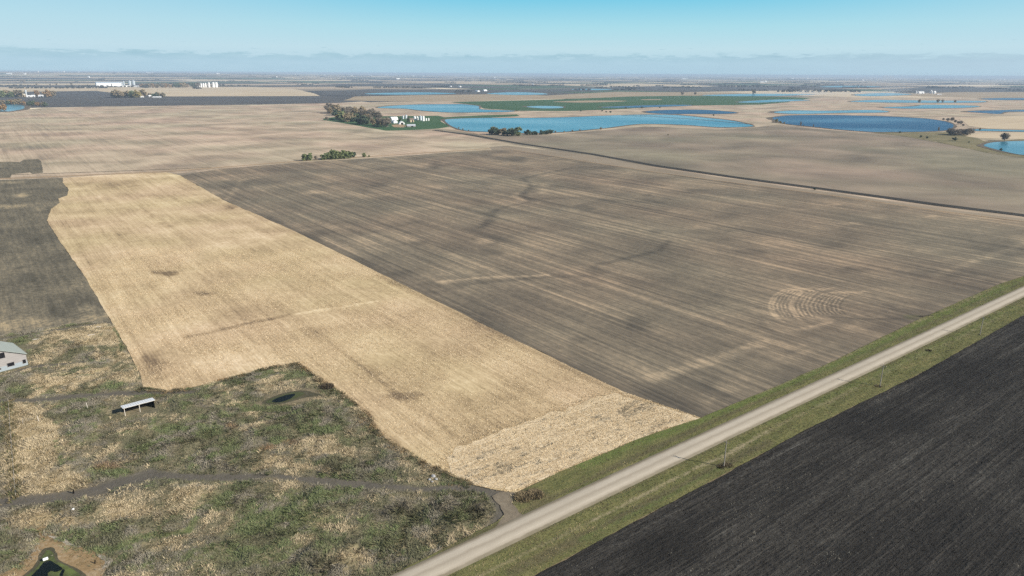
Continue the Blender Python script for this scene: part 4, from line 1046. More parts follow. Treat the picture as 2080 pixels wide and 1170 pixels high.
for vl, lab, nn_, side_ in ((V_LEFT + R_UP[::-1], 'short green grass on the field side of the road', 60000, 0), (R_LO + V_RIGHT[::-1], 'short green grass on the ploughed side of the road', 80000, 1)):
    poly = px2w(vl)
    P = scatter(poly, nn_ * 8)
    P = P[seen(P)]
    dr = polyline_dist(P, ROADC)
    P = P[dr > 4.2]
    if side_ == 0:
        P = P[~inside(P, px2w([(1018, 1000), (1045, 1004), (1042, 1024), (1052, 1044), (1080, 1054), (1010, 1086), (975, 1100), (1005, 1072), (1022, 1052), (1018, 1030), (1000, 1010)]))]
    else:
        P = P[polyline_dist(P, px2w(PATHV[2:6])) > 0.5 * rng.random(len(P)) + 0.15]
    P = P[:nn_]
    nz = fbm((P @ np.array(U_DIR[:2])) / 12, (P @ np.array(V_DIR[:2])) / 2.5, 61 + side_, 4) + rng.normal(0, 0.07, len(P))
    n8 = fbm(P[:, 0] / 7, P[:, 1] / 7, 81 + side_, 3) + rng.normal(0, 0.05, len(P))
    cc = np.where((nz < 0.40)[:, None], np.array([0.110, 0.125, 0.050]), np.where((nz < 0.50)[:, None], np.array([0.175, 0.180, 0.072]), np.where((nz < 0.57)[:, None], np.array([0.20, 0.18, 0.085]), np.array([0.31, 0.25, 0.135]))))
    cc = np.where((n8 > 0.57)[:, None], np.array([0.145, 0.118, 0.068]), cc)
    grass_mesh('verge_grass', P, 0.45 + 0 * nz, 0.12 + 0.22 * rng.random(len(P)), 0.2 + 0.2 * rng.random(len(P)), cc, 3, 1.2, lab, 'grass')

# scattered straw over the headland
P = scatter(px2w(HEAD), 60000)
P = P + rng.normal(0, 2.5, P.shape)
P = P[inside(P, px2w(STUB))]
cc = np.array([[0.70, 0.565, 0.36], [0.56, 0.435, 0.26], [0.40, 0.295, 0.17]])[rng.integers(0, 3, len(P))]
dk = paint(P, HF)[:, 0] + (fbm((P @ np.array(U_DIR[:2])) / 5, (P @ np.array(V_DIR[:2])) / 1.6, 131, 3) - 0.5) * 2.0
cc = np.where(((dk > 0.42) & (rng.random(len(P)) < 0.7))[:, None], np.array([0.10, 0.095, 0.075]), cc)
grass_mesh('corn_stubble', P, 0.42 + 0 * P[:, 0], 0.10 + 0.2 * rng.random(len(P)), 0.3 + 0 * P[:, 0], cc, 3, 2.0, 'chopped corn straw lying on the headland', 'straw', 1.3, A_ROAD)

# clods and residue on the ploughed soil, rows of stubble stumps on the pale field
def rows_scatter(poly, n, spacing, dirn, jit):
    """points lined up in the drilled rows of a field"""
    P_ = scatter(poly, n)
    d_ = np.array(dirn[:2]); v_ = np.array([-d_[1], d_[0]])
    a_, b_ = P_ @ d_, P_ @ v_
    b_ = np.round(b_ / spacing) * spacing + rng.normal(0, jit, len(P_))
    P_ = a_[:, None] * d_ + b_[:, None] * v_
    return P_[seen(P_) & inside(P_, poly)]
PLW = px2w(V_RIGHT + [(2400, 1500), (930, 1500)])
P = rows_scatter(PLW, 330000, 0.9, U_DIR, 0.16)
n_ = fbm((P @ np.array(U_DIR[:2])) / 30, (P @ np.array(V_DIR[:2])) / 3, 101, 4) + rng.normal(0, 0.08, len(P))
cc = np.where((n_ > 0.66)[:, None], np.array([0.15, 0.14, 0.115]), np.where((n_ > 0.5)[:, None], np.array([0.060, 0.055, 0.047]), np.array([0.032, 0.029, 0.026])))
grass_mesh('soil_clods', P, 0.33 + 0 * n_, 0.10 + 0.16 * rng.random(len(P)), 0.2 + 0 * n_, cc, 2, 1.4, 'clods of black earth and scraps of residue on the ploughed field', 'soil', 1.5)
P = rows_scatter(px2w(STUB), 420000, 1.52, Vector((math.cos(A_ROW), math.sin(A_ROW), 0)), 0.6)
P = P[~inside(P, px2w(HEAD))]
n_ = fbm(P[:, 0] / 18, P[:, 1] / 18, 111, 3)
P = P[rng.random(len(P)) < sstep((n_ - 0.25) / 0.4)]
cc = np.array([[0.70, 0.57, 0.39], [0.57, 0.45, 0.29], [0.42, 0.315, 0.195]])[rng.integers(0, 3, len(P))]
grass_mesh('corn_stubble', P, 0.37 + 0 * P[:, 0], 0.12 + 0.16 * rng.random(len(P)), 0.25 + 0 * P[:, 0], cc, 2, 1.6, 'cut corn stalks standing in rows on the pale field', 'straw', 1.6, A_ROW)

# ------------------------------------------------------------------ trees
def clump_cloud(n_clump, per, R, Hc, z0, leaf, thin=1.0, cone=False, seed=0):
    r_ = random.Random(seed)
    mb = MB()
    for c in range(n_clump):
        for _ in range(40):
            p = Vector((r_.uniform(-1, 1), r_.uniform(-1, 1), r_.uniform(-1, 1)))
            if 0.25 < p.length < 1:
                break
        if cone:
            zf = (p.z + 1) / 2
            rr_ = R * (1.05 - zf) * r_.uniform(0.5, 1)
            a = r_.uniform(0, 6.28)
            cpos = Vector((rr_ * math.cos(a), rr_ * math.sin(a), z0 + Hc * zf))
            cr_ = R * 0.30
        else:
            cpos = Vector((p.x * R * 0.85, p.y * R * 0.85, z0 + Hc * (0.5 + 0.46 * p.z)))
            cr_ = R * r_.uniform(0.22, 0.40)
        for k in range(per):
            q = Vector((r_.gauss(0, 0.5), r_.gauss(0, 0.5), r_.gauss(0, 0.42))) * cr_ + cpos
            d1 = Vector((r_.gauss(0, 1), r_.gauss(0, 1), r_.gauss(0, 0.7) + (0.8 if thin < 0.5 else 0))).normalized()
            d2 = d1.cross(Vector((r_.gauss(0, 1), r_.gauss(0, 1), r_.gauss(0, 1)))).normalized()
            s_ = leaf * r_.uniform(0.6, 1.3)
            mb.add([q - d1 * s_ - d2 * s_ * 0.6 * thin, q + d1 * s_ * 0.2 - d2 * s_ * thin, q + d1 * s_ * 1.1, q + d2 * s_ * thin - d1 * s_ * 0.1], [(0, 1, 2, 3)])
    return mb

def trunk_shape(h, r, n_limb, spread, seed):
    q = random.Random(seed)
    mb = MB()
    mb.tube([(0, 0, -0.2), (0.05, 0.02, h * 0.35), (-0.05, 0.05, h * 0.62), (0.03, 0, h * 0.85)], [r * 1.25, r, r * 0.6, r * 0.15], 6)
    for i in range(n_limb):
        a = i * 2.4 + q.uniform(-0.4, 0.4); z = h * q.uniform(0.22, 0.6)
        L = spread * q.uniform(0.6, 1.0)
        e = Vector((math.cos(a) * L, math.sin(a) * L, z + h * q.uniform(0.15, 0.35)))
        mb.tube([(0, 0, z), tuple(e * 0.5 + Vector((0, 0, z * 0.45))), tuple(e)], [r * 0.5, r * 0.35, r * 0.1], 5)
    return mb

TREES = {}
def tree_proto(key, crown_mb, trunk_mb, leafmat):
    TREES.setdefault(key, []).append((crown_mb.mesh('crown'), trunk_mb.mesh('trunk'), leafmat))
# unit trees: 1 m tall scaled up (built at 10 m then scaled)
for sdd in range(3):
    tree_proto('green', clump_cloud(26, 40, 4.6, 9.0, 0.5, 0.70, seed=sdd), trunk_shape(9, 0.28, 5, 2.4, sdd), 'leaf_green')
    tree_proto('dark', clump_cloud(26, 40, 4.3, 9.2, 0.5, 0.70, seed=10 + sdd), trunk_shape(9, 0.28, 5, 2.2, sdd), 'leaf_dark')
    tree_proto('brown', clump_cloud(24, 36, 4.3, 8.8, 0.9, 0.62, seed=20 + sdd), trunk_shape(9, 0.28, 6, 2.6, sdd + 4), 'leaf_brown')
    tree_proto('gold', clump_cloud(22, 36, 3.8, 8.8, 0.9, 0.62, seed=30 + sdd), trunk_shape(9, 0.25, 5, 2.2, sdd + 6), 'leaf_gold')
    tree_proto('rust', clump_cloud(22, 36, 3.9, 8.6, 1.0, 0.62, seed=40 + sdd), trunk_shape(9, 0.25, 5, 2.2, sdd + 8), 'leaf_rust')
    tree_proto('bare', clump_cloud(34, 60, 4.5, 9.0, 0.8, 0.75, thin=0.16, seed=50 + sdd), trunk_shape(9.5, 0.26, 9, 3.0, sdd + 9), 'twig')
    tree_proto('spruce', clump_cloud(30, 30, 2.8, 9.2, 0.4, 0.55, cone=True, seed=60 + sdd), trunk_shape(9, 0.2, 2, 0.8, sdd), 'leaf_dark')

def tree(kind, x, y, h, label, group, wide=1.0, name='tree', cat='tree', z=0.3):
    """h in metres"""
    cm, tm, lm = random.choice(TREES[kind])
    p = G(x, y)
    s_ = h / 10
    o = empty(name, (p.x, p.y, z), random.uniform(0, 6.28), label, cat, group, (s_ * wide, s_ * wide, s_))
    link('crown', cm, MAT[lm], o)
    link('trunk', tm, MAT['bark'], o)
    return o

def grove(kinds, pts, jx, jy, hpx, label, group, n, wide=1.0, name='tree'):
    """n trees strewn along a pixel line on the ground; hpx = height in photo pixels at the line"""
    pts = [np.array(p, float) for p in pts]
    for i in range(n):
        t_ = (i + random.uniform(0.1, 0.9)) / n * (len(pts) - 1)
        k = min(int(t_), len(pts) - 2)
        p = pts[k] + (pts[k + 1] - pts[k]) * (t_ - k)
        x = p[0] + random.uniform(-jx, jx); y = p[1] + random.uniform(-jy, jy)
        tree(random.choice(kinds), x, y, hpx * random.uniform(0.75, 1.2) * mpp(x, y), label, group, wide * random.uniform(0.9, 1.2), name)

# hedgerow on the far boundary
for i, (x, y, h, wd) in enumerate([(619, 326.5, 13, 1.0), (629, 326, 14, 1.05)]):
    tree('green', x, y, h * mpp(x, y), ['left one of two joined green bushes at the left end of the boundary hedgerow', 'right one of two joined green bushes at the left end of the boundary hedgerow'][i], 'green bushes on the far field boundary', wd, 'bush', 'bush')
for x, y, h in [(655, 324.8, 10), (662, 324.3, 13), (669, 323.8, 14), (677, 323.6, 18), (684, 323.2, 16), (692, 322.8, 15), (700, 322.2, 16), (708, 321.6, 15)]:
    tree('green', x, y, h * mpp(x, y), 'green bush in the dense middle part of the boundary hedgerow', 'green bushes on the far field boundary', random.uniform(0.95, 1.15), 'bush', 'bush')
tree('dark', 719, 319.8, 12 * mpp(719, 320), 'dark green bush standing just right of the dense hedgerow', None, 0.9, 'bush', 'bush')
tree('green', 740, 319.5, 9 * mpp(740, 320), 'small green bush past the gap right of the hedgerow', None, 1.0, 'bush', 'bush')
tree('green', 750, 319.3, 4 * mpp(750, 320), 'tiny low bush at the right end of the hedgerow', None, 1.3, 'bush', 'bush')
tree('bare', 642, 325.5, 9 * mpp(642, 326), 'thin bare bush in the hedgerow gap', None, 0.9, 'bush', 'bush')

# grove west of the white farm
grove(['bare', 'brown', 'bare'], [(662, 231), (700, 232), (735, 236), (770, 243)], 6, 3.5, 15, 'bare grey tree at the back of the grove left of the white farm', 'trees of the grove left of the white farm', 26, 1.1)
grove(['brown', 'gold', 'dark', 'green'], [(680, 243), (700, 245), (722, 248)], 4, 2, 15, 'dark leafy tree at the front left of the farm grove', 'front trees of the grove left of the white farm', 12, 1.1)
grove(['bare', 'dark', 'brown'], [(730, 250), (755, 254), (788, 258)], 4, 2, 17, 'dark bare tree along the front of the farm grove', 'front trees of the grove left of the white farm', 12, 1.1)
tree('gold', 779, 257, 17 * mpp(779, 257), 'golden tree at the right end of the farm grove', None, 1.0)
tree('gold', 706, 247, 14 * mpp(706, 247), 'yellow green tree rising over the front of the farm grove', None, 1.1)
tree('rust', 740, 248, 12 * mpp(740, 248), 'rusty tree in the middle of the farm grove', None, 1.0)
tree('bare', 664, 244.5, 7 * mpp(664, 244), 'low bare bush at the left foot of the farm grove', None, 1.1, 'bush', 'bush')
tree('dark', 829.5, 249, 13 * mpp(830, 249), 'dark narrow tree beside the tan farmhouse', None, 0.5)
tree('dark', 812, 246, 8 * mpp(812, 246), 'dark bush between the white hoop sheds', None, 0.9, 'bush', 'bush')
tree('brown', 768, 236, 7 * mpp(768, 236), 'small brown tree behind the farm grove', None, 1.0)

# clump below the large pond
grove(['dark', 'brown', 'dark'], [(995, 272), (1015, 274), (1040, 276)], 2, 1, 12.5, 'dark tree in the clump below the large pond', 'trees of the dark clump below the large pond', 12, 1.15)
tree('green', 1052, 276, 17 * mpp(1052, 276), 'tallest green tree at the right of the dark clump below the large pond', None, 1.1)
tree('dark', 1044, 277, 14 * mpp(1044, 277), 'dark round tree leaning on the tallest green one', None, 1.0)
grove(['spruce', 'dark'], [(1066, 273.5), (1090, 274), (1120, 272.5)], 2, 0.8, 8, 'small dark evergreen in the row right of the clump', 'small evergreens below the large pond', 14, 1.4)
for x, y, h in [(1128, 270, 4), (1146, 269.5, 3), (1163, 268, 3.5), (1178, 266, 3), (932, 262, 3), (940, 264.5, 3), (952, 266.8, 2.6), (1220, 264.5, 5), (1357, 275.8, 3)]:
    tree('brown', x, y, h * mpp(x, y), 'low shrub on the near shore of the large pond', 'low shrubs on the near shore of the large pond', 1.3, 'shrub', 'shrub', 0.7)

# right hand ponds
grove(['bare'], [(1927, 273.5), (1945, 275), (1972, 273.5)], 4, 1.5, 10, 'bare grey bush in the thicket below the deep blue pond', 'bare bushes of the thicket below the deep blue pond', 16, 1.35, 'bush')
tree('bare', 2040, 286.5, 13 * mpp(2040, 286), 'lone bare tree on the bank above the nearest right pond', None, 1.2, z=0.9)
for x, y, h in [(1925, 247, 6), (1934, 247, 7), (1940, 250, 5), (1946, 252.5, 5), (1951, 253, 6), (1916, 245, 4), (1956, 257, 4)]:
    tree('bare', x, y, h * mpp(x, y), 'bare bush on the upper right bank of the deep blue pond', 'bushes on the upper right bank of the deep blue pond', 1.2, 'bush', 'bush', 0.7)
for x, y, h in [(1577, 249.5, 7), (1585, 251.5, 5), (1593, 252.5, 4)]:
    tree('gold', x, y, h * mpp(x, y), 'yellowish bush at the left tip of the deep blue pond', 'bushes at the left tip of the deep blue pond', 1.1, 'bush', 'bush', 0.7)
for x, y, h in [(1626, 257, 9), (1632, 258, 4), (1652, 259.5, 6), (1906, 267.5, 8), (1664, 261, 3)]:
    tree('bare', x, y, h * mpp(x, y), 'thin bare sapling on the near shore of the deep blue pond', 'saplings on the near shore of the deep blue pond', 0.45, 'sapling', 'tree', 0.7)
for x, y, h in [(1828, 270.5, 3.5), (1870, 279.5, 4), (1883, 281.5, 4), (1940, 286, 6), (1935, 283, 3), (2033, 306, 4), (1968, 290, 2.5)]:
    tree('dark', x, y, h * mpp(x, y), 'small dark shrub dotted on the olive meadow', 'dark shrubs on the olive meadow', 1.3, 'shrub', 'shrub')
for x, y, h in [(1867, 208.5, 5), (1905, 208, 5), (1915, 208, 4.5), (1940, 208.3, 4), (1990, 265.5, 4)]:
    tree('brown', x, y, h * mpp(x, y), 'small brown bush at the water of a thin right pond', 'bushes along the thin right ponds', 1.3, 'bush', 'bush', 0.8)
tree('brown', 1531, 191.5, 8 * mpp(1531, 191), 'lone round brown tree far off above the green field', None, 1.0)
tree('brown', 1386, 193, 6 * mpp(1386, 193), 'left lone brown tree on the tan field behind the green crop', None, 1.2)
tree('brown', 1412, 192.5, 5 * mpp(1412, 192), 'right lone brown tree on the tan field behind the green crop', None, 1.3)
for x, y, h in [(1240, 229.5, 4), (1231, 229, 3), (1271, 221.5, 3.5), (1304, 220.5, 4), (1340, 219.8, 3), (1223, 227, 3), (1449, 236, 3), (1180, 227, 3)]:
    tree('dark', x, y, h * mpp(x, y), 'small dark shrub on the bank between the green field and the large pond', 'shrubs between the green field and the large pond', 1.3, 'shrub', 'shrub', 0.7)
tree('dark', 1655, 386.5, 4 * mpp(1655, 386), 'single dark shrub on the pale strip beside the long ditch', None, 1.5, 'shrub', 'shrub')

# left farms and groves
grove(['brown', 'gold', 'green'], [(230, 198), (260, 197.5), (293, 198)], 3, 1, 11, 'autumn tree in the round grove on the dark left field', 'trees of the round grove on the dark left field', 16, 1.2)
grove(['brown', 'dark'], [(306, 197), (335, 197)], 3, 0.8, 7, 'autumn tree among the small white sheds on the dark left field', 'trees among the small white sheds on the dark left field', 7, 1.1)
grove(['green', 'brown', 'bare'], [(-20, 197), (20, 197), (48, 196.5)], 4, 1, 11, 'grey green tree behind the farm at the left edge', 'trees behind the farm at the left edge', 12, 1.2)
tree('rust', 76, 197, 12 * mpp(76, 197), 'tall rusty tree between the white sheds at the left edge', None, 0.8)
grove(['rust', 'brown'], [(95, 197.5), (109, 197)], 2, 0.6, 10.5, 'rusty tree at the right end of the left edge farm', 'rusty trees at the right end of the left edge farm', 5, 1.1)
grove(['dark', 'rust', 'brown'], [(4, 213), (25, 212.5), (50, 214), (75, 215), (92, 216.5)], 3, 1, 8, 'autumn tree on the far bank of the left edge pond', 'trees on the far bank of the left edge pond', 15, 1.2)
grove(['rust', 'brown'], [(-10, 226), (14, 224)], 3, 1, 10, 'rusty tree on the near bank of the left edge pond', 'trees on the near bank of the left edge pond', 5, 1.0)
grove(['rust', 'brown', 'bare', 'dark'], [(288, 178), (320, 178), (355, 178), (400, 177.5)], 4, 0.5, 7.5, 'autumn tree in the belt between the long white building and the bins', 'tree belt between the long white building and the bins', 26, 1.2)
for x, y, h, lb in [(75, 173.6, 4, 'first small lone tree left of the long white building'), (102, 173.6, 3, 'tiny lone tree in the middle of the dark strip at left'), (115, 173.6, 4, 'round dark bush on the dark strip at left'), (146, 173.6, 4.5, 'pair forming tree nearest the long white building')]:
    tree('brown', x, y, h * mpp(x, y), lb, None, 0.9)
tree('brown', 46, 167, 4 * mpp(46, 167), 'flat dark bush on the pale strip at the left edge', None, 2.2, 'bush', 'bush')

# far tree belts reaching to the horizon: one mass
def far_belts():
    r_ = random.Random(8)
    mb = MB()
    def crown(x, y, z, h, wd):
        for k in range(9):
            c = Vector((x + r_.gauss(0, wd * 0.4), y + r_.gauss(0, wd * 0.4), z + h * r_.uniform(0.15, 0.85)))
            d1 = Vector((r_.gauss(0, 1), r_.gauss(0, 1), r_.gauss(0, 0.6))).normalized(); d2 = d1.cross(Vector((r_.gauss(0, 1), r_.gauss(0, 1), r_.gauss(0, 1)))).normalized()
            s_ = wd * r_.uniform(0.35, 0.6)
            mb.add([c - d1 * s_, c - d2 * s_, c + d1 * s_, c + d2 * s_], [(0, 1, 2, 3)])
    def zat(x, y):
        r = math.hypot(x, y); azm = math.atan2(x, y)
        return 92 * float(sstep(np.array((r - 8000) / 14000.0))) * float(sstep(np.array((-azm + 0.02) / 0.66))) if r > 8000 else 0.0
    for i in range(330):
        r = 5600 * math.exp(r_.random() ** 0.8 * 1.75); a = r_.uniform(-0.68, 0.68)
        x, y = r * math.sin(a), r * math.cos(a)
        dv = U_DIR if r_.random() < 0.6 else V_DIR
        L = r_.choice([60, 120, 200, 350]) * r_.uniform(0.7, 1.3) * (1.6 if r > 12000 else 1)
        n = int(L / 14)
        for k in range(n):
            s_ = (k / n - 0.5) * L
            px_, py_ = x + dv.x * s_ + r_.gauss(0, 8), y + dv.y * s_ + r_.gauss(0, 8)
            crown(px_, py_, zat(px_, py_), r_.uniform(7, 13), 11)
    # belts the photograph places
    for (x0, y0, x1, y1, h) in [(1560, 163, 1760, 163, 12), (1460, 177, 1590, 177.5, 22), (1580, 187, 1690, 187.5, 16), (1825, 188, 1860, 190, 15), (1880, 179.5, 1955, 180, 18), (2048, 184.5, 2120, 185, 18), (1170, 183.5, 1200, 183.5, 13), (1245, 183, 1290, 183, 13), (1060, 175, 1092, 175, 12),
                                (880, 176.5, 915, 176.5, 12), (1008, 168.5, 1060, 168.5, 9), (930, 187.5, 962, 187.8, 16), (0, 160.5, 60, 160, 14), (10, 166, 60, 165, 12), (780, 161, 810, 161, 12), (190, 165, 230, 165, 10), (465, 153, 510, 153, 14), (550, 159, 570, 159, 10)]:
        A, B = G(x0, y0), G(x1, y1)
        n = max(4, int((B - A).length / 16))
        for k in range(n):
            q = A.lerp(B, k / n)
            crown(q.x + r_.gauss(0, 6), q.y + r_.gauss(0, 18), zat(q.x, q.y), h * r_.uniform(0.7, 1.15), 13)
    tag(mb.build('distant_woods', MAT['belt']), 'far off dark tree belts scattered over the plain up to the horizon', 'woods', kind='stuff')
far_belts()

# ------------------------------------------------------------------ farm buildings
def shed_mesh(L, Wd, h, rh):
    """long axis X, ridge along X; gives wall, roof, door collectors"""
    wl, rf, dr = MB(), MB(), MB()
    x, y = L / 2, Wd / 2
    wl.add([(-x, -y, 0), (x, -y, 0), (x, y, 0), (-x, y, 0), (-x, -y, h), (x, -y, h), (x, y, h), (-x, y, h), (-x, 0, h + rh), (x, 0, h + rh)],
           [(0, 1, 5, 4), (2, 3, 7, 6), (1, 2, 6, 9, 5), (3, 0, 4, 8, 7)])
    o = 0.35; t = 0.12
    sl = rh / y
    for s_ in (-1, 1):
        e = (y + o) * s_
        pts = [(-x - o, e, h - o * sl + 0.05), (x + o, e, h - o * sl + 0.05), (x + o, 0, h + rh + 0.05), (-x - o, 0, h + rh + 0.05)]
        top = [(a, b, c + t) for a, b, c in pts]
        rf.add(pts + top, [(0, 1, 2, 3), (4, 5, 6, 7), (0, 1, 5, 4), (1, 2, 6, 5), (2, 3, 7, 6), (3, 0, 4, 7)])
    dw = min(Wd * 0.4, 4.5) / 2; dh = h * 0.8
    dr.box((x + 0.003, -dw, 0.02), (x + 0.08, dw, dh))
    dr.box((-dw + L * 0.1, -y - 0.08, 0.02), (dw + L * 0.1, -y - 0.003, dh))
    return wl, rf, dr

def shed(x, y, L, Wd, h, rh, rz, label, wall='white_metal', roof='white_metal', name='farm_shed', cat='shed', group=None, z=0.15):
    p = G(x, y)
    o = empty(name, (p.x, p.y, z), rz, label, cat, group)
    wl, rf, dr = shed_mesh(L, Wd, h, rh)
    wl.build('wall', MAT[wall], o); rf.build('roof', MAT[roof], o); dr.build('door', MAT['dark_open'], o)
    return o

def hoop(x, y, L, Wd, h, rz, label, z=0.15):
    p = G(x, y)
    o = empty('hoop_shed', (p.x, p.y, z), rz, label, 'shed')
    n = 14; sk, en, dr = MB(), MB(), MB()
    prof = [(math.cos(math.pi * k / n) * Wd / 2, math.sin(math.pi * k / n) * h) for k in range(n + 1)]
    vs = [(-L / 2, a, b) for a, b in prof] + [(L / 2, a, b) for a, b in prof]
    sk.add(vs, [(k, k + 1, n + 2 + k, n + 1 + k) for k in range(n)])
    en.add([(L / 2 - 0.15, a * 0.985, b * 0.985) for a, b in prof], [tuple(range(n + 1))])
    en.add([(-L / 2 + 0.15, a * 0.985, b * 0.985) for a, b in prof], [tuple(range(n + 1))])
    dr.box((-L / 2 + 0.05, -Wd * 0.2, 0.02), (-L / 2 + 0.14, Wd * 0.2, h * 0.6))
    sk.build('roof', MAT['white_metal'], o); en.build('end_wall', MAT['white_metal'], o); dr.build('door', MAT['dark_open'], o)
    return o

BIN = {}
def bin_(x, y, d, h, label, group=None, mat='galv', z=0.15, name='grain_bin'):
    p = G(x, y)
    o = empty(name, (p.x, p.y, z), random.uniform(0, 6.28), label, 'grain bin', group)
    prof = []
    k = 10
    for i in range(k):                       # corrugated rings
        prof += [(d / 2, h * i / k), (d / 2 + 0.05, h * (i + 0.5) / k)]
    prof.append((d / 2, h))
    MB().lathe(prof, 22).build('wall', MAT[mat], o)
    MB().lathe([(d / 2 + 0.15, h - 0.05), (d / 2 + 0.15, h + 0.05), (d * 0.12, h + d * 0.22), (d * 0.12, h + d * 0.25), (0.01, h + d * 0.30)], 22).build('roof', MAT[mat], o)
    lad = MB()
    lad.box((d / 2 + 0.06, -0.22, 0.3), (d / 2 + 0.14, -0.15, h)); lad.box((d / 2 + 0.06, 0.15, 0.3), (d / 2 + 0.14, 0.22, h))
    for i in range(int(h / 0.6)):
        lad.box((d / 2 + 0.07, -0.15, 0.5 + i * 0.6), (d / 2 + 0.12, 0.15, 0.56 + i * 0.6))
    lad.build('ladder', MAT['grey_wall'], o)
    return o

# the white farm beside the large pond
U = mpp(820, 248)
hoop(799, 243.5, 16 * U, 11 * U, 6.0 * U, A_ROAD + 0.2, 'white round topped shed at the back left of the farm beside the grove')
shed(801, 250, 11 * U, 8 * U, 3.6 * U, 2.2 * U, A_ROAD + 1.57, 'white gabled shed below the back round topped shed')
hoop(816, 252.3, 14 * U, 11 * U, 5.2 * U, A_ROAD + 1.2, 'white round topped shed at the front of the farm')
bin_(819, 241.5, 4.2 * U, 6 * U, 'small silver bin left of a taller bright one behind the farm sheds')
bin_(825, 241.5, 4.6 * U, 7.2 * U, 'taller bright silver bin behind the farm sheds')
shed(835.5, 248, 8 * U, 7 * U, 4.5 * U, 3 * U, A_ROAD, 'tan farmhouse with brown roof in the middle of the farm', 'tan_wall', 'brown_roof', 'farmhouse', 'house')
bin_(842.5, 244, 5.5 * U, 6.5 * U, 'wide white bin right of the tan farmhouse', None, 'white_metal')
bin_(848, 244, 4.4 * U, 6.5 * U, 'narrow white bin between the wide white bin and the dark bin', None, 'white_metal')
bin_(854.5, 244.5, 5.6 * U, 8 * U, 'tallest grey bin on the right of the farm')
bin_(860, 246, 4.8 * U, 9 * U, 'tall bright bin next to the tallest grey bin', None, 'white_metal')
bin_(865.5, 245.5, 3.0 * U, 4.5 * U, 'left one of two short bins at the right end of the farm', None, 'white_metal')
bin_(870.5, 245.3, 3.4 * U, 4.5 * U, 'right one of two short bins at the right end of the farm', None, 'white_metal')
shed(835, 257.5, 15 * U, 12 * U, 2.2 * U, 2.0 * U, A_ROAD - 0.4, 'low silver roofed shed at the front right of the farm', 'grey_wall', 'silver_roof')

# the long white building with bins, far left
U = mpp(220, 176)
shed(221, 175.6, 38 * U, 11 * U, 6.0 * U, 1.6 * U, A_ROAD, 'very long white storage building far off on the left', 'white_metal', 'blue_roof', 'storage_building', 'building')
for i, (x, y, d, h, lb) in enumerate([(244.5, 173.3, 2.6, 6, 'leftmost tall silver silo beside the long white building'), (248, 173.6, 2.6, 6, 'second tall silver silo beside the long white building'), (252, 173.4, 2.8, 7, 'third tall silver silo beside the long white building'),
                                      (264, 172.6, 5, 7, 'wide pale bin left of the rust coloured trees'), (272, 172.6, 5, 7.5, 'widest pale bin just left of the rust coloured trees')]):
    bin_(x, y, d * U, h * U, lb)
for i, x in enumerate([249.5, 253, 256.5, 260, 264, 268]):
    bin_(x, 176.8, 2.4 * U, 2.4 * U, 'squat white bin in the row below the silos of the far left farm', 'squat white bins below the far left silos', 'white_metal')
shed(280.5, 177, 12 * U, 5 * U, 1.6 * U, 0.8 * U, -0.1, 'low white shed right of the squat bins of the far left farm')
shed(341.5, 176.4, 3 * U, 2 * U, 1.2 * U, 0.6 * U, 0.2, 'tiny white shed in the middle of the far left tree belt')
shed(378, 176.6, 4 * U, 2 * U, 1.3 * U, 0.6 * U, 0.2, 'tiny white shed near the right end of the far left tree belt')
shed(403.5, 177, 5 * U, 3 * U, 1.6 * U, 0.9 * U, 0.2, 'small white shed left of the row of tall white bins')
for x, d, h, lb in [(409, 2.6, 6.5, 'first slim white bin of the row right of the tree belt'), (413.5, 2.8, 6.5, 'second slim white bin of the row right of the tree belt'), (418, 2.6, 6.8, 'third slim white bin of the row right of the tree belt'), (425, 3.6, 7.4, 'tall white bin in the middle of the row right of the tree belt'),
                    (434, 4.4, 7.4, 'wide white bin near the right end of the row past the tree belt'), (440, 4.4, 7.6, 'last wide white bin of the row past the tree belt')]:
    bin_(x, 177.6, d * U, h * U, lb, None, 'white_metal')

# small farm on the dark field, and the one at the left edge
U = mpp(300, 198)
shed(289, 198.3, 4.5 * U, 3 * U, 1.6 * U, 1 * U, 0.2, 'bright small shed at the right edge of the round grove')
shed(305, 197.8, 4 * U, 3 * U, 2.2 * U, 1.4 * U, 0.5, 'pale green house between the round grove and the small sheds', 'grey_wall', 'white_metal', 'farmhouse', 'house')
for x, lb in [(313, 'left small white shed of the trio on the dark left field'), (319, 'middle small white shed of the trio on the dark left field'), (325, 'right small white shed of the trio on the dark left field')]:
    shed(x, 198.6, 4 * U, 2.5 * U, 1.3 * U, 0.8 * U, 0.1, lb)
U = mpp(55, 197)
bin_(54, 196, 2.6 * U, 10 * U, 'slender silver silo of the farm at the left edge', None, 'galv', name='silo')
shed(36, 197, 7 * U, 4 * U, 2.6 * U, 1.8 * U, 0.4, 'grey shed with green roof left of the slender silo', 'grey_wall', 'barn_roof')
shed(48.5, 196.8, 5 * U, 4 * U, 3 * U, 1.8 * U, 0.2, 'tan house left of the slender silo', 'tan_wall', 'pale_wood', 'farmhouse', 'house')
shed(59, 197.4, 6 * U, 4 * U, 1.8 * U, 1.1 * U, 0.3, 'white shed at the foot of the slender silo')
shed(68, 197.2, 5 * U, 3.5 * U, 2 * U, 1.2 * U, 0.3, 'white shed left of the tall rusty tree at the left edge farm')
shed(84.5, 197.4, 8 * U, 4 * U, 2.4 * U, 1.2 * U, 0.15, 'white shed right of the tall rusty tree at the left edge farm')

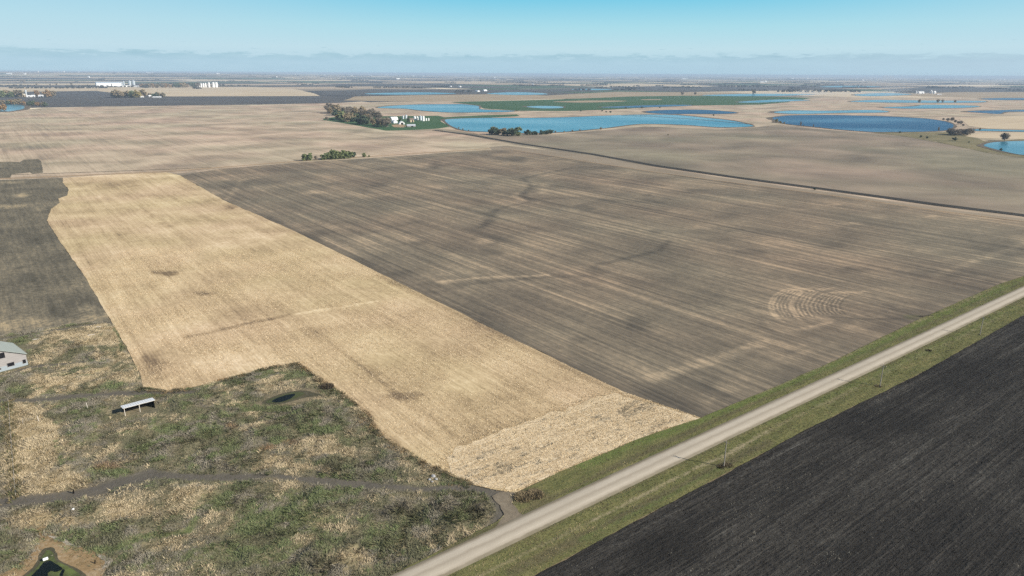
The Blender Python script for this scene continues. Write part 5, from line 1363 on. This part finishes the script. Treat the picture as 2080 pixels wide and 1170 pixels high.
# farmstead at the right
U = mpp(1880, 190)
shed(1870, 190, 10 * U, 5 * U, 2 * U, 1.4 * U, 0.2, 'long white shed of the right hand farmstead')
bin_(1861, 190, 2 * U, 4 * U, 'slim white bin left of the long shed at the right farmstead', None, 'white_metal')
shed(1891, 190, 4.5 * U, 4 * U, 3 * U, 2.5 * U, 0.9, 'tall white house of the right hand farmstead', name='farmhouse', cat='house')
shed(1898, 190.3, 4 * U, 3 * U, 2.6 * U, 1.6 * U, 0.5, 'white shed right of the tall house at the right farmstead')
shed(1907, 192.5, 7 * U, 3 * U, 0.9 * U, 0.4 * U, 0, 'low white shed in front of the right farmstead')
# elevator on the horizon and scattered far farms
U = mpp(1803, 159)
def elevator():
    p = G(1803, 159)
    o = empty('grain_elevator', (p.x, p.y, 0), 0.1, 'pale grain elevator standing on the horizon at right', 'grain elevator')
    b, t_ = MB(), MB()
    for k in range(5):
        x = (k - 2) * 4 * U
        b.add(*[(lambda m_: (m_.v, m_.f))(MB().lathe([(1.9 * U, 0), (1.9 * U, 3.2 * U), (0.02, 3.5 * U)], 14))][0])
        n = len(MB().lathe([(1, 0), (1, 1), (0, 1)], 14).v)
        b.v[-n:] = [(q[0] + x, q[1], q[2]) for q in b.v[-n:]]
    t_.box((-7 * U, -1.2 * U, 3.5 * U), (5 * U, 1.2 * U, 4.4 * U))
    b.build('silo_row', MAT['tan_wall'], o); t_.build('head_house', MAT['white_metal'], o)
elevator()
far_spots = [(52, 157.5), (20, 157.4), (78, 143), (120, 143), (130, 150), (181, 161), (298, 148), (303, 149.5), (310, 149), (387, 149.5), (443, 155), (563, 159.6), (600, 153), (660, 152.3), (715, 153.5), (755, 153), (808, 161.5), (925, 157), (916, 176.3), (934, 176.8), (1083, 173), (1157, 158), (1040, 157), (1005, 159),
             (1388, 160.5), (1392, 160.8), (1420, 158.5), (1470, 158), (1548, 167.5), (1555, 167), (1562, 158.5), (1610, 158), (1640, 159), (1700, 166), (1752, 163.5), (1880, 158), (1940, 158.5), (1990, 158.2), (2040, 158.6), (985, 185), (970, 186.5), (1260, 157.5), (1310, 157.8), (840, 155.5), (860, 156), (240, 147.5), (160, 146), (1700, 158.2), (1770, 158)]
FARWALL = [shed_mesh(30, 14, 6, 4), shed_mesh(46, 16, 7, 4), shed_mesh(18, 14, 9, 6)]
FARM = [(a.mesh('wall'), b.mesh('roof')) for a, b, c in FARWALL]
for i, (x, y) in enumerate(far_spots):
    y = max(y, 156.0 if x > 700 else 146 + x * 0.0135)
    p = G(x, y)
    d = math.hypot(p.x, p.y)
    if d > 26000:
        p = p * (26000 / d); d = 26000
    azm = math.atan2(p.x, p.y)
    z = 92 * float(sstep(np.array((d - 8000) / 14000.0))) * float(sstep(np.array((-azm + 0.02) / 0.66))) if d > 8000 else 0.1
    o = empty('farm_building', (p.x, p.y, z), random.uniform(0, 3.1), 'tiny white farm building far off near the horizon', 'building', 'tiny white farm buildings near the horizon', max(1.0, min(1.8, d / 9000)))
    wm, rm = FARM[i % 3]
    link('wall', wm, MAT['white_metal'], o); link('roof', rm, MAT['white_metal'], o)

# ------------------------------------------------------------------ the barn at the left edge
def barn():
    fr = G(57.5, 742); fl = G(5, 755.8)                 # foot of the right corner and foot under the ridge, front wall
    ax = (fl - fr); half = ax.length; ax.normalize()      # along the front wall, towards the left
    bk = Vector((-ax.y, ax.x, 0))
    if bk.y < 0:
        bk = -bk
    rot = math.atan2(ax.y, ax.x)
    ridge = height_at(5, 755.8, 711) ; eave = height_at(57.5, 742, 718.5)
    Lb = 17.0
    o = empty('barn', (fl.x, fl.y, 0.3), rot, 'old white barn with pale green roof cut by the left edge', 'barn')
    # local x runs to the left, y = local perpendicular; back is the side away from the camera
    sgn = 1 if (Vector((-ax.y, ax.x, 0)) - bk).length < 0.1 else -1
    def pt(x, y, z):
        return (x, y * sgn, z)
    h0 = 1.9
    base, wall, roof, dark = MB(), MB(), MB(), MB()
    X0, X1 = -half, half
    base.box((X0, min(0, sgn * Lb), -0.6), (X1, max(0, sgn * Lb), h0))
    zm = eave + (ridge - eave) * 0.42; xm = half * 0.62
    prof = [(X0 + 0.05, h0), (X0 + 0.05, eave), (-xm, zm), (0, ridge), (xm, zm), (X1 - 0.05, eave), (X1 - 0.05, h0)]
    prof[2] = (-xm, eave + (ridge - eave) * (1 - xm / half)); prof[4] = (xm, eave + (ridge - eave) * (1 - xm / half))
    n = len(prof)
    wall.add([pt(a, 0.04, b) for a, b in prof] + [pt(a, Lb - 0.04, b) for a, b in prof],
             [tuple(range(n)), tuple(range(2 * n - 1, n - 1, -1)), (0, 1, n + 1, n), (n - 2, n - 1, 2 * n - 1, 2 * n - 2)])
    rp = prof[1:-1]
    rp = [(rp[0][0] - 0.4, rp[0][1] - 0.22)] + rp[1:-1] + [(rp[-1][0] + 0.4, rp[-1][1] - 0.22)]
    for (a, b), (c, d) in zip(rp[:-1], rp[1:]):
        q = [pt(a, -0.7, b + 0.03), pt(c, -0.7, d + 0.03), pt(c, Lb + 0.5, d + 0.03), pt(a, Lb + 0.5, b + 0.03)]
        roof.add(q + [(u, v, w_ + 0.16) for u, v, w_ in q], [(0, 1, 2, 3), (4, 5, 6, 7), (0, 1, 5, 4), (1, 2, 6, 5), (2, 3, 7, 6), (3, 0, 4, 7)])
    base.build('foundation', MAT['barn_base'], o)
    wall.build('wall', MAT['barn_white'], o)
    roof.build('roof', MAT['barn_roof'], o)
    def opening(nm, xa, xb, za, zb, depth=0.06):
        mb = MB(); lo, hi = sorted((-0.05 * sgn, 0.0 * sgn))
        ya, yb = sorted((-0.02 * sgn, -0.06 * sgn))
        mb.box((xa, ya, za), (xb, yb, zb))
        w_ = mb.build(nm, MAT['dark_open'], o)
        fm = MB()
        for q in (((xa - 0.12, za - 0.1), (xa, zb + 0.1)), ((xb, za - 0.1), (xb + 0.12, zb + 0.1)), ((xa, zb), (xb, zb + 0.1)), ((xa, za - 0.1), (xb, za))):
            y2, y3 = sorted((-0.02 * sgn, -0.085 * sgn))
            fm.box((q[0][0], y2, q[0][1]), (q[1][0], y3, q[1][1]))
        fm.build('frame', MAT['barn_white'], w_)
    s_ = half / 52.5
    opening('loft_door', -11.5 * s_, 4.5 * s_, ridge - 3.7, ridge - 1.42)
    opening('window', -26 * s_, -12 * s_, 1.25, 2.75)
    opening('window', -49.5 * s_, -43 * s_, 1.0, 2.6)
    opening('window', 1.2 * s_, 3.8 * s_, 0.95, 1.5)
    return o
barn()

# ------------------------------------------------------------------ open cattle shelter
def shelter():
    A, B = G(254, 846), G(315, 829.5)
    ax = B - A; L = ax.length; rz = math.atan2(ax.y, ax.x)
    o = empty('cattle_shelter', (A.x, A.y, 0.28), rz, 'open fronted cattle shelter with white metal roof in the pasture', 'shelter')
    hf = height_at(254, 846, 829.5); hb = hf - 0.6; D = 3.3
    roof = MB()
    p = [(-0.35, -0.5, hf), (L + 0.35, -0.5, hf), (L + 0.35, D + 0.3, hb), (-0.35, D + 0.3, hb)]
    roof.add(p + [(a, b, c + 0.10) for a, b, c in p], [(0, 3, 2, 1), (4, 5, 6, 7), (0, 1, 5, 4), (1, 2, 6, 5), (2, 3, 7, 6), (3, 0, 4, 7)])
    for k in range(int(L / 0.8)):                          # standing ribs of the roofing
        x = 0.1 + k * 0.8
        q = [(x, -0.5, hf + 0.102), (x + 0.07, -0.5, hf + 0.102), (x + 0.07, D + 0.3, hb + 0.102), (x, D + 0.3, hb + 0.102)]
        roof.add(q + [(a, b, c + 0.04) for a, b, c in q], [(4, 5, 6, 7), (0, 1, 5, 4), (1, 2, 6, 5), (2, 3, 7, 6), (3, 0, 4, 7)])
    roof.build('roof', MAT['white_metal'], o)
    bw = MB(); bw.box((0, D - 0.1, 0.0), (L, D, hb - 0.05)); bw.build('back_wall', MAT['dark_wood_and_shade'], o)  # blackened to hold the shade under the roof
    rw = MB(); rw.add([(L - 0.1, -0.2, -0.1), (L, -0.2, -0.1), (L, D - 0.103, 0), (L - 0.1, D - 0.103, 0), (L - 0.1, -0.2, hf - 0.10), (L, -0.2, hf - 0.10), (L, D - 0.103, hb - 0.05), (L - 0.1, D - 0.103, hb - 0.05)],
                      [(0, 3, 2, 1), (4, 5, 6, 7), (0, 1, 5, 4), (1, 2, 6, 5), (2, 3, 7, 6), (3, 0, 4, 7)])
    rw.build('side_wall', MAT['dark_wood_and_shade'], o)  # shade inside the shelter is put into this wall's colour too
    for x in (0.1, L * 0.5):
        m_ = MB(); m_.tube([(x, -0.1, -0.3), (x, -0.1, hf - 0.05)], [0.11, 0.10], 8); m_.build('post', MAT['pale_wood'], o)
    br = MB(); br.box((0.0, -0.2, hf - 0.28), (L - 0.103, -0.11, hf - 0.06)); br.build('beam', MAT['grey_wood'], o)
    return o
shelter()

# ------------------------------------------------------------------ utility poles
def pole_parts(o, h):
    MB().tube([(0, 0, -0.5), (0, 0, h * 0.5), (0, 0, h)], [0.19, 0.16, 0.12], 10).build('pole', MAT['grey_wood'], o)
    MB().box((-1.1, -0.20, h - 0.75), (1.1, -0.125, h - 0.63)).build('crossarm', MAT['grey_wood'], o)
    for x in (-0.95, 0.95):
        m_ = MB()
        m_.add(*(lambda q: ([(a + x, b - 0.16, c + h - 0.628) for a, b, c in q.v], q.f))(MB().lathe([(0.03, 0), (0.03, 0.1), (0.08, 0.12), (0.06, 0.2), (0.09, 0.24), (0.03, 0.32), (0.001, 0.33)], 10)))
        m_.build('insulator', MAT['glass'], o)
    m_ = MB(); m_.add(*(lambda q: ([(a, b, c + h + 0.002) for a, b, c in q.v], q.f))(MB().lathe([(0.03, 0), (0.03, 0.1), (0.08, 0.12), (0.06, 0.2), (0.09, 0.24), (0.03, 0.32), (0.001, 0.33)], 10)))
    m_.build('insulator', MAT['glass'], o)
p0 = empty('utility_pole', G(1470, 950) + Vector((0, 0, 0.3)), A_ROAD + math.pi / 2, 'nearest grey wooden utility pole, its shadow reaching the gravel road', 'utility pole', 'utility poles along the gravel road')
pole_parts(p0, height_at(1470, 950, 896))
for (x, y), lb in (((1787, 786), 'second utility pole up the road, with dry weeds round its foot'), ((1990, 682), 'farthest utility pole, near the right edge of the verge')):
    c = copy_tree(p0)
    c.location = G(x, y) + Vector((0, 0, 0.3)); c['label'] = lb
def weed_clump(x, y, R, h, n, cols, label, name='weed_clump', z=0.3, cat='weeds'):
    p = G(x, y); o = MB(); r_ = random.Random(int(x))
    for k in range(n):
        a = r_.uniform(0, 6.28); q = R * math.sqrt(r_.random())
        bx, by = math.cos(a) * q, math.sin(a) * q
        hh_ = h * (1 - 0.5 * (q / R) ** 2) * r_.uniform(0.6, 1.1); la = a + r_.gauss(0, 0.8); ll = hh_ * r_.uniform(0.1, 0.7)
        b = r_.uniform(0, 3.1); bw = r_.uniform(0.06, 0.16)
        o.add([(bx + math.cos(b) * bw, by + math.sin(b) * bw, -0.1), (bx - math.cos(b) * bw, by - math.sin(b) * bw, -0.1), (bx + math.cos(la) * ll, by + math.sin(la) * ll, hh_)], [(0, 1, 2)])
    ob = o.build(name, MAT[cols]); ob.location = (p.x, p.y, z)
    return tag(ob, label, cat)
MAT['weed_dry'] = leaf_mat('dry weed stems', (0.17, 0.135, 0.085), (0.34, 0.27, 0.16))
MAT['weed_dark'] = leaf_mat('dark weed stems', (0.075, 0.06, 0.045), (0.17, 0.13, 0.08))
weed_clump(1464, 951, 1.2, 0.8, 300, 'weed_dark', 'dark weeds round the foot of the nearest utility pole')
weed_clump(1478, 948, 1.5, 0.9, 300, 'weed_dry', 'dry weeds just right of the nearest utility pole')
weed_clump(1784, 787, 1.4, 0.7, 300, 'weed_dry', 'dry weeds round the foot of the second utility pole')
weed_clump(1886, 714, 1.2, 0.9, 200, 'weed_dark', 'small dark weed tuft on the verge path')
weed_clump(1062, 1013, 2.6, 1.3, 1000, 'weed_dry', 'large heap of dry weeds in the corner right of the dirt entrance')
weed_clump(1086, 1008, 2.6, 1.5, 900, 'weed_dry', 'smaller dry weed heap between the dirt entrance heap and the stubble')
weed_clump(665, 788, 2.4, 1.6, 700, 'weed_dark', 'dark reeds at the right end of the oval pond')
weed_clump(648, 775, 1.6, 1.5, 500, 'weed_dry', 'rusty reeds at the field corner above the oval pond', cat='reeds')

# ------------------------------------------------------------------ fence, posts, boards, stones
def fence():
    pts = px2w([(18, 820), (21, 860), (25, 915), (29, 965), (33, 1012)])
    seg = np.hypot(*np.diff(pts, axis=0).T); L = np.concatenate([[0], np.cumsum(seg)])
    n = 17; s_ = np.linspace(0, L[-1], n)
    Q = np.stack([np.interp(s_, L, pts[:, 0]), np.interp(s_, L, pts[:, 1])], 1)
    o = empty('fence', (Q[0][0], Q[0][1], 0.25), 0, 'old wire fence on wooden posts running down the left edge', 'fence')
    for i, q in enumerate(Q):
        x, y = q - Q[0]; z = relief_at(*q) - 0.25
        MB().tube([(x, y, z - 0.3), (x + random.uniform(-0.08, 0.08), y, z + random.uniform(1.3, 1.7))], [0.09, 0.08], 7).build('post', MAT['grey_wood'], o)
    for hz in (0.45, 0.8, 1.15):
        MB().tube([(*(q - Q[0]), relief_at(*q) - 0.25 + hz) for q in Q], [0.015] * n, 4).build('wire', MAT['wire'], o)
    return Q
FQ = fence()
pp = np.repeat(FQ, 60, 0) + rng.normal(0, [0.5, 1.6], (len(FQ) * 60, 2))
cc = np.array([[0.09, 0.10, 0.04], [0.13, 0.11, 0.06], [0.30, 0.235, 0.13]])[rng.integers(0, 3, len(pp))]
grass_mesh('fence_weeds', pp, 0.26 + pasture_relief(pp), 0.7 + 0.8 * rng.random(len(pp)), 0.25 + 0 * pp[:, 0], cc, 3, 0.5, 'tall weeds grown up along the wire fence', 'weeds')
def post(x, y, h, lean, mat, label, r=0.09):
    p = G(x, y); m_ = MB()
    m_.tube([(0, 0, -0.3), (lean[0] * 0.5, lean[1] * 0.5, h * 0.5), (lean[0], lean[1], h)], [r, r * 0.95, r * 0.85], 8)
    m_.tube([(lean[0], lean[1], h), (lean[0], lean[1], h + 0.05)], [r * 0.8, r * 0.3], 8)
    o = m_.build('fence_post', MAT[mat], None); o.location = (p.x, p.y, relief_at(p.x, p.y))
    return tag(o, label, 'post')
post(179, 833, 2.0, (-0.3, 0.1), 'pale_wood', 'pale leaning post left of the cattle shelter')
post(80, 861, 2.0, (-0.25, 0.1), 'pale_wood', 'pale post in the grass right of the fence end')
post(48, 867, 1.8, (0.1, 0), 'grey_wood', 'grey post nearest the fence in the left pasture')
post(150, 1004, 1.4, (0.05, 0), 'dark_wood_and_shade', 'dark short post beside the black track', 0.2)
post(193, 1147, 1.0, (0.15, 0.1), 'dark_wood_and_shade', 'dark stake standing in the pond mud', 0.14)
def board(x, y, L, Wd, rz, label, mat='pale_wood'):
    p = G(x, y); m_ = MB()
    m_.box((-L / 2, -Wd / 2, 0.05), (L / 2, -0.01, 0.16)); m_.box((-L / 2 + 0.3, 0.01, 0.03), (L / 2 - 0.2, Wd / 2, 0.12)); m_.box((-L * 0.3, -Wd / 2, 0.165), (-L * 0.3 + 0.15, Wd / 2, 0.22))
    o = m_.build('board_stack', MAT[mat]); o.location = (p.x, p.y, relief_at(p.x, p.y) + 0.1); o.rotation_euler = (0, 0, rz)
    return tag(o, label, 'boards')
board(76, 691, 3.4, 0.8, 0.35, 'pinkish white boards lying right of the barn')
board(196, 668, 4.2, 0.7, 0.3, 'pale boards lying by the corner of the stubble field')
board(186, 684, 3.0, 0.7, 0.6, 'pale boards lying below the other boards near the field corner')
def drum():
    p = G(93.5, 1141)
    o = empty('drum', (p.x, p.y, 0.80), 0.7, 'white plastic drum lying at the edge of the green pond', 'drum')
    m_ = MB(); prof = [(0.01, -0.55), (0.30, -0.55), (0.36, -0.50), (0.36, -0.2), (0.39, -0.17), (0.36, -0.14), (0.36, 0.14), (0.39, 0.17), (0.36, 0.2), (0.36, 0.5), (0.30, 0.55), (0.01, 0.55)]
    q = MB().lathe(prof, 20)
    m_.add([(c, a, b) for a, b, c in q.v], q.f); m_.build('body', MAT['white_paint'], o)
    b = MB(); q = MB().lathe([(0.05, 0), (0.05, 0.06), (0.01, 0.065)], 10); b.add([(0.552 + c, a, b_ + 0.18) for a, b_, c in q.v], q.f); b.build('cap', MAT['dark_open'], o)
drum()
def stone(x, y, r, label, mat='rock', seed=0):
    p = G(x, y)
    bm = bmesh.new(); bmesh.ops.create_icosphere(bm, subdivisions=2, radius=r)
    q = random.Random(seed)
    for v in bm.verts:
        v.co *= q.uniform(0.78, 1.15); v.co.z *= 0.65
    me = bpy.data.meshes.new('stone'); bm.to_mesh(me); bm.free()
    o = link('stone', me, MAT[mat]); o.location = (p.x, p.y, relief_at(p.x, p.y) + r * 0.3)
    return tag(o, label, 'stone')
stone(880, 974, 0.7, 'largest blue grey stone of the pile by the stubble corner', seed=1)
stone(886, 978, 0.5, 'second stone just right of the largest one in the pile', seed=2)
stone(873, 979, 0.45, 'small stone at the left of the stone pile', seed=3)
stone(878, 982, 0.4, 'smallest stone at the front of the stone pile', seed=4)
stone(50, 913, 0.35, 'white stone in the straw grass near the fence', 'white_paint', 5)
stone(150, 1043, 0.4, 'pale stone on the lower edge of the black track', 'white_paint', 6)
def branch():
    p = G(1884, 644); m_ = MB(); r_ = random.Random(3)
    for k in range(14):
        x = r_.uniform(-3.5, 3.5); a = r_.uniform(-0.6, 0.6) + 2.2; L = r_.uniform(1.2, 3.5)
        m_.tube([(x, r_.uniform(-0.6, 0.6), 0.1), (x + math.cos(a) * L * 0.5, math.sin(a) * L * 0.3, 0.5), (x + math.cos(a) * L, math.sin(a) * L * 0.5, r_.uniform(0.2, 0.9))], [0.10, 0.07, 0.03], 5)
    o = m_.build('brush_pile', MAT['bark']); o.location = (p.x, p.y, 0.35); o.rotation_euler = (0, 0, 0.3)
    tag(o, 'pile of dark brushwood where the wet patch meets the verge', 'brush pile')
branch()

# ------------------------------------------------------------------ haze and drifting smoke
def volume_mat(name, col, dens, aniso=0.2):
    m, t = new_mat(name)
    v = t.n('ShaderNodeVolumePrincipled', ins={'Color': (*col, 1), 'Density': dens, 'Anisotropy': aniso})
    t.n('ShaderNodeOutputMaterial', ins={1: v.outputs[0]})
    return m
hb = MB(); hb.box((-75000, -75000, -1.5), (75000, 75000, 121))
tag(hb.build('haze', volume_mat('haze', (0.47, 0.61, 0.78), 6.2e-5, 0.0)), 'thin blue haze over the far plain', 'haze', kind='stuff')

def smoke(x, y, wpx, hpx, depth, dens, label):
    p = G(x, y); u = mpp(x, y)
    bm = bmesh.new(); bmesh.ops.create_icosphere(bm, subdivisions=3, radius=1)
    q = random.Random(int(x))
    ph = [q.uniform(0, 6) for _ in range(6)]
    for v in bm.verts:
        k = 1 + 0.16 * math.sin(3 * v.co.x + ph[0]) * math.sin(4 * v.co.z + ph[1]) + 0.12 * math.sin(6 * v.co.x + ph[2])
        v.co = Vector((v.co.x * wpx * u / 2, v.co.y * depth, v.co.z * hpx * u / 2)) * k
    me = bpy.data.meshes.new('smoke'); bm.to_mesh(me); bm.free()
    o = link('smoke', me, volume_mat('smoke', (0.80, 0.84, 0.88), dens)); o.location = (p.x, p.y, hpx * u * 0.55 + 2)
    tag(o, label, 'smoke', kind='stuff')
for a_ in [(1640, 196, 60, 10, 60, 0.0022, 'white smoke rising low over the marsh'), (1600, 196, 120, 8, 60, 0.0012, 'thin smoke drifting left of the white plume'), (1700, 196, 160, 8, 60, 0.0012, 'thin smoke drifting along the far pond'), (1800, 195, 130, 9, 60, 0.0016, 'pale smoke bank beside the right farmstead'), (1815, 190, 60, 12, 50, 0.0014, 'higher smoke wisp left of the right farmstead')]:
    smoke(*a_)
